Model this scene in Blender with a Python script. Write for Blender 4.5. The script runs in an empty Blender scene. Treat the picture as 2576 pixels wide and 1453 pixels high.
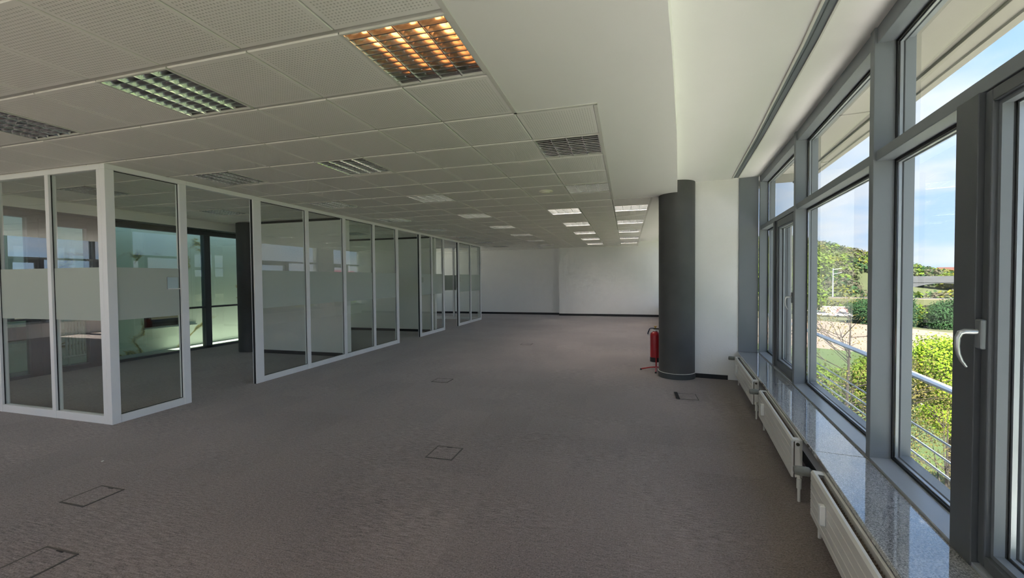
import bpy, math, random
import numpy as np
from mathutils import Vector, Matrix
random.seed(7)
scene = bpy.context.scene
col = scene.collection

# ------------------------------------------------------------------ camera
CAM_H = 1.535
cam_d = bpy.data.cameras.new('camera'); cam = bpy.data.objects.new('camera', cam_d); col.objects.link(cam)
cam_d.sensor_width = 36.0; cam_d.lens = 36.0 * 1040.49 / 2576.0; cam_d.clip_start = 0.05; cam_d.clip_end = 2000
yaw, pitch, roll = -0.271187, -0.0242587, -0.0087444
fw = Vector((math.sin(yaw) * math.cos(pitch), math.cos(yaw) * math.cos(pitch), math.sin(pitch)))
rt = Vector((math.cos(yaw), -math.sin(yaw), 0)); up = rt.cross(fw)
r2 = rt * math.cos(roll) + up * math.sin(roll); u2 = -rt * math.sin(roll) + up * math.cos(roll)
M = Matrix((r2, u2, -fw)).transposed().to_4x4(); M.translation = (0, 0, CAM_H)
cam.matrix_world = M
scene.camera = cam

# ------------------------------------------------------------------ exposure, world, sun
vs = scene.view_settings
scene.display_settings.display_device = 'sRGB'
vs.view_transform = 'Standard'; vs.look = 'None'; vs.gamma = 1.0; vs.use_curve_mapping = False
vs.exposure = 1.87
scene.cycles.max_bounces = 6; scene.cycles.diffuse_bounces = 5; scene.cycles.glossy_bounces = 4
scene.cycles.use_light_tree = True; scene.cycles.use_adaptive_sampling = True; scene.cycles.adaptive_threshold = 0.07; scene.cycles.adaptive_min_samples = 28
scene.cycles.transparent_max_bounces = 32; scene.cycles.sample_clamp_indirect = 30.0
SKY = 0.50; SUN = 10.5

def srgb(r, g, b):
    f = lambda c: (c / 255 / 12.92) if c / 255 <= 0.04045 else ((c / 255 + 0.055) / 1.055) ** 2.4
    return (f(r), f(g), f(b), 1.0)

world = bpy.data.worlds.new('sky'); scene.world = world; world.use_nodes = True
wn = world.node_tree; wn.nodes.clear()
def N(t, typ, **kw):
    n = t.nodes.new(typ)
    for k, v in kw.items(): setattr(n, k, v)
    return n
tc = N(wn, 'ShaderNodeTexCoord'); sep = N(wn, 'ShaderNodeSeparateXYZ'); wn.links.new(tc.outputs['Generated'], sep.inputs[0])
grad = N(wn, 'ShaderNodeValToRGB'); wn.links.new(sep.outputs['Z'], grad.inputs[0])
e = grad.color_ramp.elements
e[0].position = 0.0; e[0].color = (0.44, 0.60, 0.80, 1); e[1].position = 0.75; e[1].color = (0.16, 0.33, 0.74, 1)
m_ = e.new(0.34); m_.color = (0.30, 0.49, 0.80, 1)
addz = N(wn, 'ShaderNodeMath', operation='ADD'); wn.links.new(sep.outputs['Z'], addz.inputs[0]); addz.inputs[1].default_value = 0.22
comb = N(wn, 'ShaderNodeCombineXYZ')
for i_, ax in enumerate('XY'):
    dv = N(wn, 'ShaderNodeMath', operation='DIVIDE'); wn.links.new(sep.outputs[ax], dv.inputs[0]); wn.links.new(addz.outputs[0], dv.inputs[1]); wn.links.new(dv.outputs[0], comb.inputs[i_])
nz = N(wn, 'ShaderNodeTexNoise'); wn.links.new(comb.outputs[0], nz.inputs['Vector'])
nz.inputs['Scale'].default_value = 1.35; nz.inputs['Detail'].default_value = 7; nz.inputs['Roughness'].default_value = 0.52
cr = N(wn, 'ShaderNodeValToRGB'); wn.links.new(nz.outputs['Fac'], cr.inputs[0])
cr.color_ramp.elements[0].position = 0.44; cr.color_ramp.elements[1].position = 0.60
mx = N(wn, 'ShaderNodeMixRGB'); wn.links.new(cr.outputs[0], mx.inputs[0]); wn.links.new(grad.outputs[0], mx.inputs[1]); mx.inputs[2].default_value = (0.62, 0.68, 0.78, 1)
bg = N(wn, 'ShaderNodeBackground'); wn.links.new(mx.outputs[0], bg.inputs['Color']); bg.inputs['Strength'].default_value = SKY
wo = N(wn, 'ShaderNodeOutputWorld'); wn.links.new(bg.outputs[0], wo.inputs[0])

sun_d = bpy.data.lights.new('sun', 'SUN'); sun = bpy.data.objects.new('sun', sun_d); col.objects.link(sun)
sun_d.energy = SUN; sun_d.angle = math.radians(0.6); sun_d.color = (1.0, 0.95, 0.86)
sun.rotation_euler = Vector((0.02, 0.74, -0.67)).normalized().to_track_quat('-Z', 'Y').to_euler()
sun.location = (0, 0, 30)

# ------------------------------------------------------------------ materials
MATS = {}
def mat_base(name):
    m = bpy.data.materials.new(name); m.use_nodes = True; t = m.node_tree; t.nodes.clear()
    out = N(t, 'ShaderNodeOutputMaterial'); MATS[name] = m
    return m, t, out
def pbr(name, c, rough=0.6, metal=0.0, var=0.06, scale=6.0, bump=0.0, bscale=80.0, spec=0.5, stretch=None, emit=None, es=0.0):
    m, t, out = mat_base(name)
    b = N(t, 'ShaderNodeBsdfPrincipled'); t.links.new(b.outputs[0], out.inputs[0])
    b.inputs['Roughness'].default_value = rough; b.inputs['Metallic'].default_value = metal
    b.inputs['Specular IOR Level'].default_value = spec
    tcn = N(t, 'ShaderNodeTexCoord'); vec = tcn.outputs['Object']
    if stretch:
        mp = N(t, 'ShaderNodeMapping'); mp.inputs['Scale'].default_value = stretch; t.links.new(vec, mp.inputs[0]); vec = mp.outputs[0]
    n = N(t, 'ShaderNodeTexNoise'); t.links.new(vec, n.inputs['Vector']); n.inputs['Scale'].default_value = scale; n.inputs['Detail'].default_value = 3
    mixc = N(t, 'ShaderNodeMixRGB'); t.links.new(n.outputs['Fac'], mixc.inputs[0])
    mixc.inputs[1].default_value = tuple(max(0, x * (1 - var)) for x in c[:3]) + (1,)
    mixc.inputs[2].default_value = tuple(min(1, x * (1 + var)) for x in c[:3]) + (1,)
    t.links.new(mixc.outputs[0], b.inputs['Base Color'])
    if bump:
        n2 = N(t, 'ShaderNodeTexNoise'); t.links.new(vec, n2.inputs['Vector']); n2.inputs['Scale'].default_value = bscale; n2.inputs['Detail'].default_value = 4
        bp = N(t, 'ShaderNodeBump'); bp.inputs['Strength'].default_value = bump; bp.inputs['Distance'].default_value = 0.01
        t.links.new(n2.outputs['Fac'], bp.inputs['Height']); t.links.new(bp.outputs[0], b.inputs['Normal'])
    if emit:
        b.inputs['Emission Color'].default_value = emit; b.inputs['Emission Strength'].default_value = es
    return m
def glass(name, tint, ior=1.5, refl=(1, 1, 1, 1), both=1.7):
    m, t, out = mat_base(name)
    f = N(t, 'ShaderNodeFresnel'); f.inputs[0].default_value = ior
    tr = N(t, 'ShaderNodeBsdfTransparent'); tr.inputs[0].default_value = tint
    g = N(t, 'ShaderNodeBsdfGlossy'); g.inputs['Roughness'].default_value = 0.0; g.inputs[0].default_value = refl
    # both faces of a pane reflect: the entry face carries both, the exit face only lets light through
    ge = N(t, 'ShaderNodeNewGeometry')
    fac = N(t, 'ShaderNodeMath', operation='MULTIPLY'); inv = N(t, 'ShaderNodeMath', operation='SUBTRACT'); inv.inputs[0].default_value = 1.0; t.links.new(ge.outputs['Backfacing'], inv.inputs[1])
    k = N(t, 'ShaderNodeMath', operation='MULTIPLY'); t.links.new(f.outputs[0], k.inputs[0]); k.inputs[1].default_value = both; k.use_clamp = True
    t.links.new(k.outputs[0], fac.inputs[0]); t.links.new(inv.outputs[0], fac.inputs[1])
    mx = N(t, 'ShaderNodeMixShader'); t.links.new(fac.outputs[0], mx.inputs[0]); t.links.new(tr.outputs[0], mx.inputs[1]); t.links.new(g.outputs[0], mx.inputs[2])
    t.links.new(mx.outputs[0], out.inputs[0]); return m

WHITE_WALL = pbr('white_plaster', (0.91, 0.90, 0.885, 1), 0.85, bump=0.25, bscale=55, var=0.02)
SMOOTH_WHITE = pbr('smooth_white_paint', (0.90, 0.893, 0.87, 1), 0.8, var=0.015, scale=2)
PARTITION = pbr('white_aluminium', (0.90, 0.905, 0.915, 1), 0.38, var=0.02)
GREY_AL = pbr('grey_coated_aluminium', srgb(122, 128, 134), 0.45, var=0.03, metal=0.0)
RAIL_AL = pbr('sky_lightened_rail', srgb(158, 164, 172), 0.22, var=0.03, spec=0.8)  # grey lightened to stand for sky reflection on the bottom rail; also glossy
DARK_AL = pbr('dark_grey_aluminium', srgb(84, 88, 92), 0.45, var=0.03)
RUBBER = pbr('black_rubber', (0.012, 0.012, 0.013, 1), 0.6)
SPACER = pbr('bright_aluminium', (0.40, 0.43, 0.45, 1), 0.4, metal=0.6, var=0.02)
COLUMN = pbr('anthracite_concrete', srgb(80, 80, 80), 0.6, var=0.25, scale=3.0, bump=0.06, bscale=120)
COLBASE = pbr('column_base_grey', srgb(74, 78, 80), 0.55, var=0.12)
BASEBOARD = pbr('dark_baseboard', srgb(40, 40, 42), 0.5)
RAD_W = pbr('cream_radiator_enamel', (0.74, 0.72, 0.67, 1), 0.35, var=0.02)
DARKFIN = pbr('brown_convector_fins', srgb(120, 106, 92), 0.8, var=0.2, scale=30)  # brown fins inside the radiator slot, tone varied by noise
VALVE = pbr('grey_plastic', srgb(122, 122, 114), 0.45)
BRASS = pbr('dull_brass', srgb(90, 82, 66), 0.45, metal=0.6)
ALU = pbr('satin_aluminium', (0.62, 0.64, 0.66, 1), 0.32, metal=0.9, var=0.03)
RED = pbr('red_enamel', srgb(165, 28, 38), 0.32, var=0.05)
BLACK = pbr('black_plastic', (0.015, 0.015, 0.016, 1), 0.45)
YELLOW = pbr('yellow_plastic', srgb(205, 165, 70), 0.45)
SOCKET = pbr('grey_socket_plastic', srgb(150, 148, 142), 0.5)
BLUEBLK = pbr('dark_blue_lever', srgb(40, 55, 80), 0.4)
TRIM_W = pbr('white_edge_trim', (0.72, 0.71, 0.67, 1), 0.5)
RAIL_C = pbr('ceiling_rail_grey', (0.60, 0.59, 0.56, 1), 0.6)
BACKING = pbr('ceiling_void', (0.28, 0.28, 0.27, 1), 0.9)
REFLECT = pbr('mirror_aluminium', (0.86, 0.87, 0.88, 1), 0.10, metal=1.0, var=0.02)
LOUVRE = pbr('louvre_aluminium', (0.60, 0.60, 0.60, 1), 0.26, metal=1.0, var=0.03)
HOUSING = pbr('lamp_housing', (0.28, 0.28, 0.28, 1), 0.5)
TUBE = pbr('lamp_tube_glass', (0.8, 0.8, 0.78, 1), 0.2)
TUBE_FILL = pbr('fill_lit_tube', (0.8, 0.8, 0.78, 1), 0.2, emit=(1.0, 0.93, 0.84, 1), es=16.0)  # emission added to far tubes, otherwise unlit, to brighten the far end
GLOW = pbr('glowing_tube_end', (0.9, 0.5, 0.25, 1), 0.4, emit=(1.0, 0.40, 0.12, 1), es=3.2)
GLOW2 = pbr('dim_glowing_tube', (0.8, 0.5, 0.3, 1), 0.4, emit=(1.0, 0.36, 0.10, 1), es=0.9)
DETECT = pbr('cream_plastic', (0.92, 0.89, 0.76, 1), 0.5)
CONCRETE = pbr('light_concrete', (0.52, 0.50, 0.46, 1), 0.85, var=0.12, bump=0.2)
SOFFIT = pbr('soffit_panel', (0.24, 0.23, 0.195, 1), 0.7, var=0.03)
STEEL = pbr('galvanised_steel', (0.50, 0.55, 0.60, 1), 0.38, metal=0.7, var=0.06)
HANDRAIL = pbr('handrail_aluminium', (0.66, 0.72, 0.80, 1), 0.35, metal=0.4, var=0.03)
DRAWER = pbr('carpet_lid_frame', srgb(92, 86, 83), 0.7)
HANDLE = pbr('silver_handle', (0.60, 0.62, 0.63, 1), 0.3, metal=0.7, var=0.02)
HANDLEBASE = pbr('grey_handle_base', srgb(118, 122, 124), 0.4, metal=0.3)
PAPER = pbr('white_paper', (0.8, 0.8, 0.78, 1), 0.8)
BARK = pbr('bark', srgb(46, 40, 34), 0.9, var=0.3, scale=12)
GLASS_W = glass('window_glass', (0.985, 0.995, 0.99, 1), 1.45)
GLASS_P = glass('partition_glass', (0.945, 0.965, 0.945, 1), 1.52)
GLASS_D = glass('green_tinted_glass', (0.80, 0.92, 0.84, 1), 1.5)
ACRYL = glass('clear_acrylic', (0.9, 0.92, 0.9, 1), 1.45)

def frosted():
    m, t, out = mat_base('frosted_film')
    d = N(t, 'ShaderNodeBsdfDiffuse'); d.inputs[0].default_value = (0.74, 0.80, 0.74, 1)
    tl = N(t, 'ShaderNodeBsdfTranslucent'); tl.inputs[0].default_value = (0.62, 0.68, 0.62, 1)
    mx = N(t, 'ShaderNodeMixShader'); mx.inputs[0].default_value = 0.38
    n = N(t, 'ShaderNodeTexNoise'); n.inputs['Scale'].default_value = 400
    bp = N(t, 'ShaderNodeBump'); bp.inputs['Strength'].default_value = 0.05; t.links.new(n.outputs[0], bp.inputs['Height']); t.links.new(bp.outputs[0], d.inputs['Normal'])
    t.links.new(d.outputs[0], mx.inputs[1]); t.links.new(tl.outputs[0], mx.inputs[2]); t.links.new(mx.outputs[0], out.inputs[0]); return m
FROST = frosted()

def mth(t, op, a, b=None, c=None):
    n = N(t, 'ShaderNodeMath', operation=op)
    for i, v in enumerate((a, b, c)):
        if v is None: continue
        if isinstance(v, (int, float)): n.inputs[i].default_value = v
        else: t.links.new(v, n.inputs[i])
    return n.outputs[0]

def tile_mat():
    m, t, out = mat_base('perforated_ceiling_tile')
    b = N(t, 'ShaderNodeBsdfPrincipled'); t.links.new(b.outputs[0], out.inputs[0]); b.inputs['Roughness'].default_value = 0.6
    uv = N(t, 'ShaderNodeUVMap'); s = N(t, 'ShaderNodeSeparateXYZ'); t.links.new(uv.outputs[0], s.inputs[0])
    P = 0.0192
    fu = mth(t, 'SUBTRACT', mth(t, 'FRACT', mth(t, 'DIVIDE', mth(t, 'ADD', s.outputs['X'], 10), P)), 0.5)
    fv = mth(t, 'SUBTRACT', mth(t, 'FRACT', mth(t, 'DIVIDE', mth(t, 'ADD', s.outputs['Y'], 10), P)), 0.5)
    d = mth(t, 'SQRT', mth(t, 'ADD', mth(t, 'MULTIPLY', fu, fu), mth(t, 'MULTIPLY', fv, fv)))
    hole = N(t, 'ShaderNodeMapRange'); t.links.new(d, hole.inputs[0]); hole.inputs[1].default_value = 0.19; hole.inputs[2].default_value = 0.26; hole.inputs[3].default_value = 1; hole.inputs[4].default_value = 0
    inx = mth(t, 'LESS_THAN', mth(t, 'ABSOLUTE', s.outputs['X']), 0.264); iny = mth(t, 'LESS_THAN', mth(t, 'ABSOLUTE', s.outputs['Y']), 0.264)
    mask = mth(t, 'MULTIPLY', mth(t, 'MULTIPLY', inx, iny), hole.outputs[0])
    mc = N(t, 'ShaderNodeMixRGB'); t.links.new(mask, mc.inputs[0]); mc.inputs[1].default_value = (0.925, 0.91, 0.875, 1); mc.inputs[2].default_value = (0.65, 0.64, 0.605, 1)
    t.links.new(mc.outputs[0], b.inputs['Base Color'])
    bp = N(t, 'ShaderNodeBump'); bp.invert = True; bp.inputs['Strength'].default_value = 0.7; bp.inputs['Distance'].default_value = 0.004
    t.links.new(mask, bp.inputs['Height']); t.links.new(bp.outputs[0], b.inputs['Normal']); return m
TILE = tile_mat()

def carpet_mat():
    m, t, out = mat_base('striped_grey_carpet')
    b = N(t, 'ShaderNodeBsdfPrincipled'); t.links.new(b.outputs[0], out.inputs[0]); b.inputs['Roughness'].default_value = 0.95
    b.inputs['Specular IOR Level'].default_value = 0.15
    b.inputs['Sheen Weight'].default_value = 0.35; b.inputs['Sheen Roughness'].default_value = 0.4
    tcn = N(t, 'ShaderNodeTexCoord'); o = tcn.outputs['Object']
    def nz(scale, st, det=3):
        mp = N(t, 'ShaderNodeMapping'); mp.inputs['Scale'].default_value = st; t.links.new(o, mp.inputs[0])
        n = N(t, 'ShaderNodeTexNoise'); t.links.new(mp.outputs[0], n.inputs['Vector']); n.inputs['Scale'].default_value = scale; n.inputs['Detail'].default_value = det; return n.outputs['Fac']
    stripes = nz(14, (0.8, 7.5, 1), 4); loops = nz(110, (1, 1.3, 1), 3); patch = nz(0.55, (1, 1, 1), 2); fine = nz(60, (0.6, 1.6, 1), 2)
    # 0.5 m carpet squares of slightly different dye lots
    ch = N(t, 'ShaderNodeTexWhiteNoise'); vm = N(t, 'ShaderNodeVectorMath', operation='FLOOR'); sc = N(t, 'ShaderNodeVectorMath', operation='SCALE'); t.links.new(o, sc.inputs[0]); sc.inputs['Scale'].default_value = 2.0
    t.links.new(sc.outputs[0], vm.inputs[0]); t.links.new(vm.outputs[0], ch.inputs['Vector'])
    zone = N(t, 'ShaderNodeMapRange'); t.links.new(nz(0.8, (1, 1.3, 1), 2), zone.inputs[0]); zone.inputs[1].default_value = 0.42; zone.inputs[2].default_value = 0.6; zone.inputs[3].default_value = 0.12; zone.inputs[4].default_value = 1.0
    sa_ = mth(t, 'MULTIPLY', mth(t, 'SUBTRACT', stripes, 0.5), mth(t, 'MULTIPLY', zone.outputs[0], 0.85))
    v = mth(t, 'ADD', mth(t, 'ADD', sa_, 0.045), mth(t, 'ADD', mth(t, 'MULTIPLY', loops, 0.75), mth(t, 'MULTIPLY', fine, 0.35)))
    v = mth(t, 'ADD', v, mth(t, 'MULTIPLY', mth(t, 'SUBTRACT', ch.outputs['Value'], 0.5), 0.05))
    v = mth(t, 'ADD', v, mth(t, 'MULTIPLY', mth(t, 'SUBTRACT', patch, 0.5), 0.30))
    r = N(t, 'ShaderNodeValToRGB'); t.links.new(v, r.inputs[0]); el = r.color_ramp.elements
    el[0].position = 0.32; el[0].color = srgb(82, 73, 70); el[1].position = 0.86; el[1].color = srgb(169, 154, 149)
    t.links.new(r.outputs[0], b.inputs['Base Color'])
    bp = N(t, 'ShaderNodeBump'); bp.inputs['Strength'].default_value = 0.6; bp.inputs['Distance'].default_value = 0.006
    t.links.new(mth(t, 'ADD', loops, stripes), bp.inputs['Height']); t.links.new(bp.outputs[0], b.inputs['Normal']); return m
CARPET = carpet_mat()

def granite_mat():
    m, t, out = mat_base('polished_grey_granite')
    b = N(t, 'ShaderNodeBsdfPrincipled'); t.links.new(b.outputs[0], out.inputs[0]); b.inputs['Roughness'].default_value = 0.05
    b.inputs['Specular IOR Level'].default_value = 1.0; b.inputs['Coat Weight'].default_value = 1.0; b.inputs['Coat Roughness'].default_value = 0.03; b.inputs['Coat IOR'].default_value = 1.6
    tcn = N(t, 'ShaderNodeTexCoord')
    n = N(t, 'ShaderNodeTexNoise'); t.links.new(tcn.outputs['Object'], n.inputs['Vector']); n.inputs['Scale'].default_value = 190; n.inputs['Detail'].default_value = 3
    r = N(t, 'ShaderNodeValToRGB'); t.links.new(n.outputs['Fac'], r.inputs[0]); el = r.color_ramp.elements
    el[0].position = 0.36; el[0].color = srgb(98, 100, 104); el[1].position = 0.66; el[1].color = srgb(196, 196, 198)
    t.links.new(r.outputs[0], b.inputs['Base Color']); return m
GRANITE = granite_mat()

def marble_mat():
    m, t, out = mat_base('veined_marble_panel')
    b = N(t, 'ShaderNodeBsdfPrincipled'); t.links.new(b.outputs[0], out.inputs[0]); b.inputs['Roughness'].default_value = 0.3
    tcn = N(t, 'ShaderNodeTexCoord'); o = tcn.outputs['Object']
    mp = N(t, 'ShaderNodeMapping'); mp.inputs['Rotation'].default_value = (0.6, 0, 0); mp.inputs['Scale'].default_value = (1, 0.55, 1.1); t.links.new(o, mp.inputs[0])
    n = N(t, 'ShaderNodeTexNoise'); t.links.new(mp.outputs[0], n.inputs['Vector']); n.inputs['Scale'].default_value = 0.75; n.inputs['Detail'].default_value = 6; n.inputs['Distortion'].default_value = 0.9
    a = mth(t, 'ABSOLUTE', mth(t, 'SUBTRACT', n.outputs['Fac'], 0.5))
    r = N(t, 'ShaderNodeValToRGB'); t.links.new(a, r.inputs[0]); el = r.color_ramp.elements
    el[0].position = 0.0; el[0].color = srgb(112, 116, 108); el[1].position = 0.022; el[1].color = srgb(238, 240, 232)
    k = el.new(0.008); k.color = srgb(196, 178, 120)
    n2 = N(t, 'ShaderNodeTexNoise'); t.links.new(o, n2.inputs['Vector']); n2.inputs['Scale'].default_value = 0.8
    gate = N(t, 'ShaderNodeMapRange'); t.links.new(n2.outputs['Fac'], gate.inputs[0]); gate.inputs[1].default_value = 0.5; gate.inputs[2].default_value = 0.56
    mx = N(t, 'ShaderNodeMixRGB'); t.links.new(gate.outputs[0], mx.inputs[0]); mx.inputs[1].default_value = srgb(238, 240, 232); t.links.new(r.outputs[0], mx.inputs[2])
    t.links.new(mx.outputs[0], b.inputs['Base Color']); return m
MARBLE = marble_mat()

def leaf_mat(name, c, var=0.35):
    m, t, out = mat_base(name)
    oi = N(t, 'ShaderNodeTexCoord'); n = N(t, 'ShaderNodeTexNoise'); t.links.new(oi.outputs['Object'], n.inputs['Vector']); n.inputs['Scale'].default_value = 1.6; n.inputs['Detail'].default_value = 5
    mx = N(t, 'ShaderNodeMixRGB'); t.links.new(n.outputs['Fac'], mx.inputs[0])
    mx.inputs[1].default_value = tuple(x * (1 - var) for x in c[:3]) + (1,); mx.inputs[2].default_value = tuple(min(1, x * (1 + var)) for x in c[:3]) + (1,)
    d = N(t, 'ShaderNodeBsdfDiffuse'); tl = N(t, 'ShaderNodeBsdfTranslucent'); t.links.new(mx.outputs[0], d.inputs[0]); t.links.new(mx.outputs[0], tl.inputs[0])
    s = N(t, 'ShaderNodeMixShader'); s.inputs[0].default_value = 0.35; t.links.new(d.outputs[0], s.inputs[1]); t.links.new(tl.outputs[0], s.inputs[2]); t.links.new(s.outputs[0], out.inputs[0]); return m
LEAF_BRIGHT = leaf_mat('bright_spring_leaves', srgb(112, 138, 40))
LEAF_OLIVE = leaf_mat('olive_brown_leaves', srgb(105, 99, 57))
LEAF_GREEN = leaf_mat('fresh_green_leaves', srgb(93, 112, 46))
LEAF_DARK = leaf_mat('dark_green_leaves', srgb(52, 77, 49))
LEAF_HAZE = leaf_mat('hazed_wood_leaves', srgb(86, 94, 65))  # woodland green paled, distance haze put into the leaf colour
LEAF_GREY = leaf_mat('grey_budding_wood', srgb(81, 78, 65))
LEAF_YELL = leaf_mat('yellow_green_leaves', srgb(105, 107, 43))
LAWN = pbr('lawn_grass', srgb(59, 76, 31), 0.95, var=0.30, scale=0.25, bump=0.4, bscale=6)
SCRUB = pbr('scrub_meadow', srgb(73, 76, 50), 0.95, var=0.25, scale=0.08)
GRAVEL = pbr('sandy_gravel', srgb(122, 106, 94), 0.95, var=0.16, scale=0.12)
PATH = pbr('pale_paving', srgb(142, 128, 115), 0.9, var=0.1, scale=0.4)
BRIDGE = pbr('dark_bridge_stone', srgb(64, 66, 69), 0.9, var=0.15, scale=0.3)
PINK = pbr('pink_render', srgb(118, 50, 78), 0.8, var=0.04)
PINKWIN = pbr('far_window', srgb(105, 91, 105), 0.3)
HOUSEW = pbr('far_white_render', (0.4, 0.4, 0.39, 1), 0.8)
ROOF_RED = pbr('red_roof_tiles', srgb(77, 42, 34), 0.8)
CARW = pbr('white_car_paint', (0.36, 0.36, 0.37, 1), 0.3)
CARD = pbr('dark_car_glass', (0.05, 0.05, 0.06, 1), 0.2)
def graffiti_mat():
    m, t, out = mat_base('graffiti_paint')
    b = N(t, 'ShaderNodeBsdfPrincipled'); t.links.new(b.outputs[0], out.inputs[0]); b.inputs['Roughness'].default_value = 0.8
    tcn = N(t, 'ShaderNodeTexCoord')
    v = N(t, 'ShaderNodeTexVoronoi'); mp = N(t, 'ShaderNodeMapping'); mp.inputs['Scale'].default_value = (0.35, 0.35, 0.5); t.links.new(tcn.outputs['Object'], mp.inputs[0]); t.links.new(mp.outputs[0], v.inputs['Vector']); v.inputs['Scale'].default_value = 1.6
    r = N(t, 'ShaderNodeValToRGB'); s = N(t, 'ShaderNodeSeparateXYZ'); t.links.new(v.outputs['Color'], s.inputs[0]); t.links.new(s.outputs[0], r.inputs[0]); r.color_ramp.interpolation = 'CONSTANT'
    el = r.color_ramp.elements; el[0].color = srgb(140, 93, 93); el[1].position = 0.3; el[1].color = srgb(146, 145, 140)
    for p_, c_ in ((0.5, srgb(130, 80, 86)), (0.66, srgb(105, 121, 124)), (0.8, srgb(132, 117, 105)), (0.9, srgb(111, 105, 117))):
        k = el.new(p_); k.color = c_
    t.links.new(r.outputs[0], b.inputs['Base Color']); return m
GRAFFITI = graffiti_mat()

# ------------------------------------------------------------------ mesh helpers
class MB:
    def __init__(s): s.v = []; s.f = []; s.mi = []; s.cur = 0
    def add(s, vs_, fs):
        o = len(s.v); s.v += [tuple(p) for p in vs_]; s.f += [tuple(i + o for i in f) for f in fs]; s.mi += [s.cur] * len(fs); return s
    def hexa(s, p):
        return s.add(p, [(0, 3, 2, 1), (4, 5, 6, 7), (0, 1, 5, 4), (1, 2, 6, 5), (2, 3, 7, 6), (3, 0, 4, 7)])
    def box(s, x0, x1, y0, y1, z0, z1):
        return s.hexa([(x0, y0, z0), (x1, y0, z0), (x1, y1, z0), (x0, y1, z0), (x0, y0, z1), (x1, y0, z1), (x1, y1, z1), (x0, y1, z1)])
    def fbox(s, F, s0, s1, d0, d1, z0, z1):        # box in the frame of a facade bay
        return s.hexa([F(s0, d0, z0), F(s1, d0, z0), F(s1, d1, z0), F(s0, d1, z0), F(s0, d0, z1), F(s1, d0, z1), F(s1, d1, z1), F(s0, d1, z1)])
    def prism(s, poly, z0, z1):                    # poly 2D ccw
        n = len(poly); vs_ = [(x, y, z0) for x, y in poly] + [(x, y, z1) for x, y in poly]
        fs = [tuple(range(n - 1, -1, -1)), tuple(range(n, 2 * n))] + [(i, (i + 1) % n, n + (i + 1) % n, n + i) for i in range(n)]
        return s.add(vs_, fs)
    def extr(s, prof, F, s0, s1):                  # profile [(d,z)] swept along a bay
        n = len(prof); vs_ = [F(s0, d, z) for d, z in prof] + [F(s1, d, z) for d, z in prof]
        fs = [tuple(range(n)), tuple(range(2 * n - 1, n - 1, -1))] + [(i, n + i, n + (i + 1) % n, (i + 1) % n) for i in range(n)]
        return s.add(vs_, fs)
    def tube(s, pts, rad, n=8, caps=True):
        pts = [Vector(p) for p in pts]; rs = rad if isinstance(rad, (list, tuple)) else [rad] * len(pts); o = []
        for i, p in enumerate(pts):
            d = (pts[min(i + 1, len(pts) - 1)] - pts[max(i - 1, 0)]).normalized()
            a = d.orthogonal().normalized() if i == 0 else (a - d * a.dot(d)).normalized()
            b = d.cross(a)
            o += [tuple(p + (a * math.cos(2 * math.pi * k / n) + b * math.sin(2 * math.pi * k / n)) * rs[i]) for k in range(n)]
        fs = [(i * n + k, i * n + (k + 1) % n, (i + 1) * n + (k + 1) % n, (i + 1) * n + k) for i in range(len(pts) - 1) for k in range(n)]
        if caps: fs += [tuple(range(n - 1, -1, -1)), tuple((len(pts) - 1) * n + k for k in range(n))]
        return s.add(o, fs)
    def lathe(s, c, prof, n=32):                   # prof [(r,z)]
        o = [(c[0] + r * math.cos(2 * math.pi * k / n), c[1] + r * math.sin(2 * math.pi * k / n), c[2] + z) for r, z in prof for k in range(n)]
        fs = [(i * n + k, i * n + (k + 1) % n, (i + 1) * n + (k + 1) % n, (i + 1) * n + k) for i in range(len(prof) - 1) for k in range(n)]
        fs += [tuple(range(n - 1, -1, -1)), tuple((len(prof) - 1) * n + k for k in range(n))]
        return s.add(o, fs)
    def build(s, name, mats, parent=None, smooth=False, bevel=0.0, local=None):
        me = bpy.data.meshes.new(name)
        vv = s.v
        if local: vv = [(x - local[0], y - local[1], z - local[2]) for x, y, z in s.v]
        me.from_pydata(vv, [], s.f); me.update()
        mats = mats if isinstance(mats, (list, tuple)) else [mats]
        for m in mats: me.materials.append(m)
        if len(mats) > 1: me.polygons.foreach_set('material_index', s.mi)
        if smooth: me.polygons.foreach_set('use_smooth', [True] * len(me.polygons))
        o = bpy.data.objects.new(name, me); col.objects.link(o)
        if local: o.location = local
        if parent: o.parent = parent
        if smooth: me.set_sharp_from_angle(angle=math.radians(38))
        if bevel:
            bm = o.modifiers.new('bevel', 'BEVEL'); bm.width = bevel; bm.segments = 2; bm.limit_method = 'ANGLE'
        return o
def box(name, mat, x0, x1, y0, y1, z0, z1, parent=None, bevel=0.0): return MB().box(x0, x1, y0, y1, z0, z1).build(name, mat, parent, bevel=bevel)
def tag(o, label, cat, group=None):
    o['label'] = label; o['category'] = cat
    if group: o['group'] = group
    return o
def struct(o, label=None):
    o['kind'] = 'structure'
    if label: o['label'] = label
    return o
def stuff(o): o['kind'] = 'stuff'; return o
def empty(name, loc=(0, 0, 0)):
    o = bpy.data.objects.new(name, None); col.objects.link(o); o.empty_display_size = 0.1; return o
def copy_tree(o, parent=None):
    c = o.copy(); col.objects.link(c)
    if parent: c.parent = parent
    for ch in o.children: copy_tree(ch, c)
    return c

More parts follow.
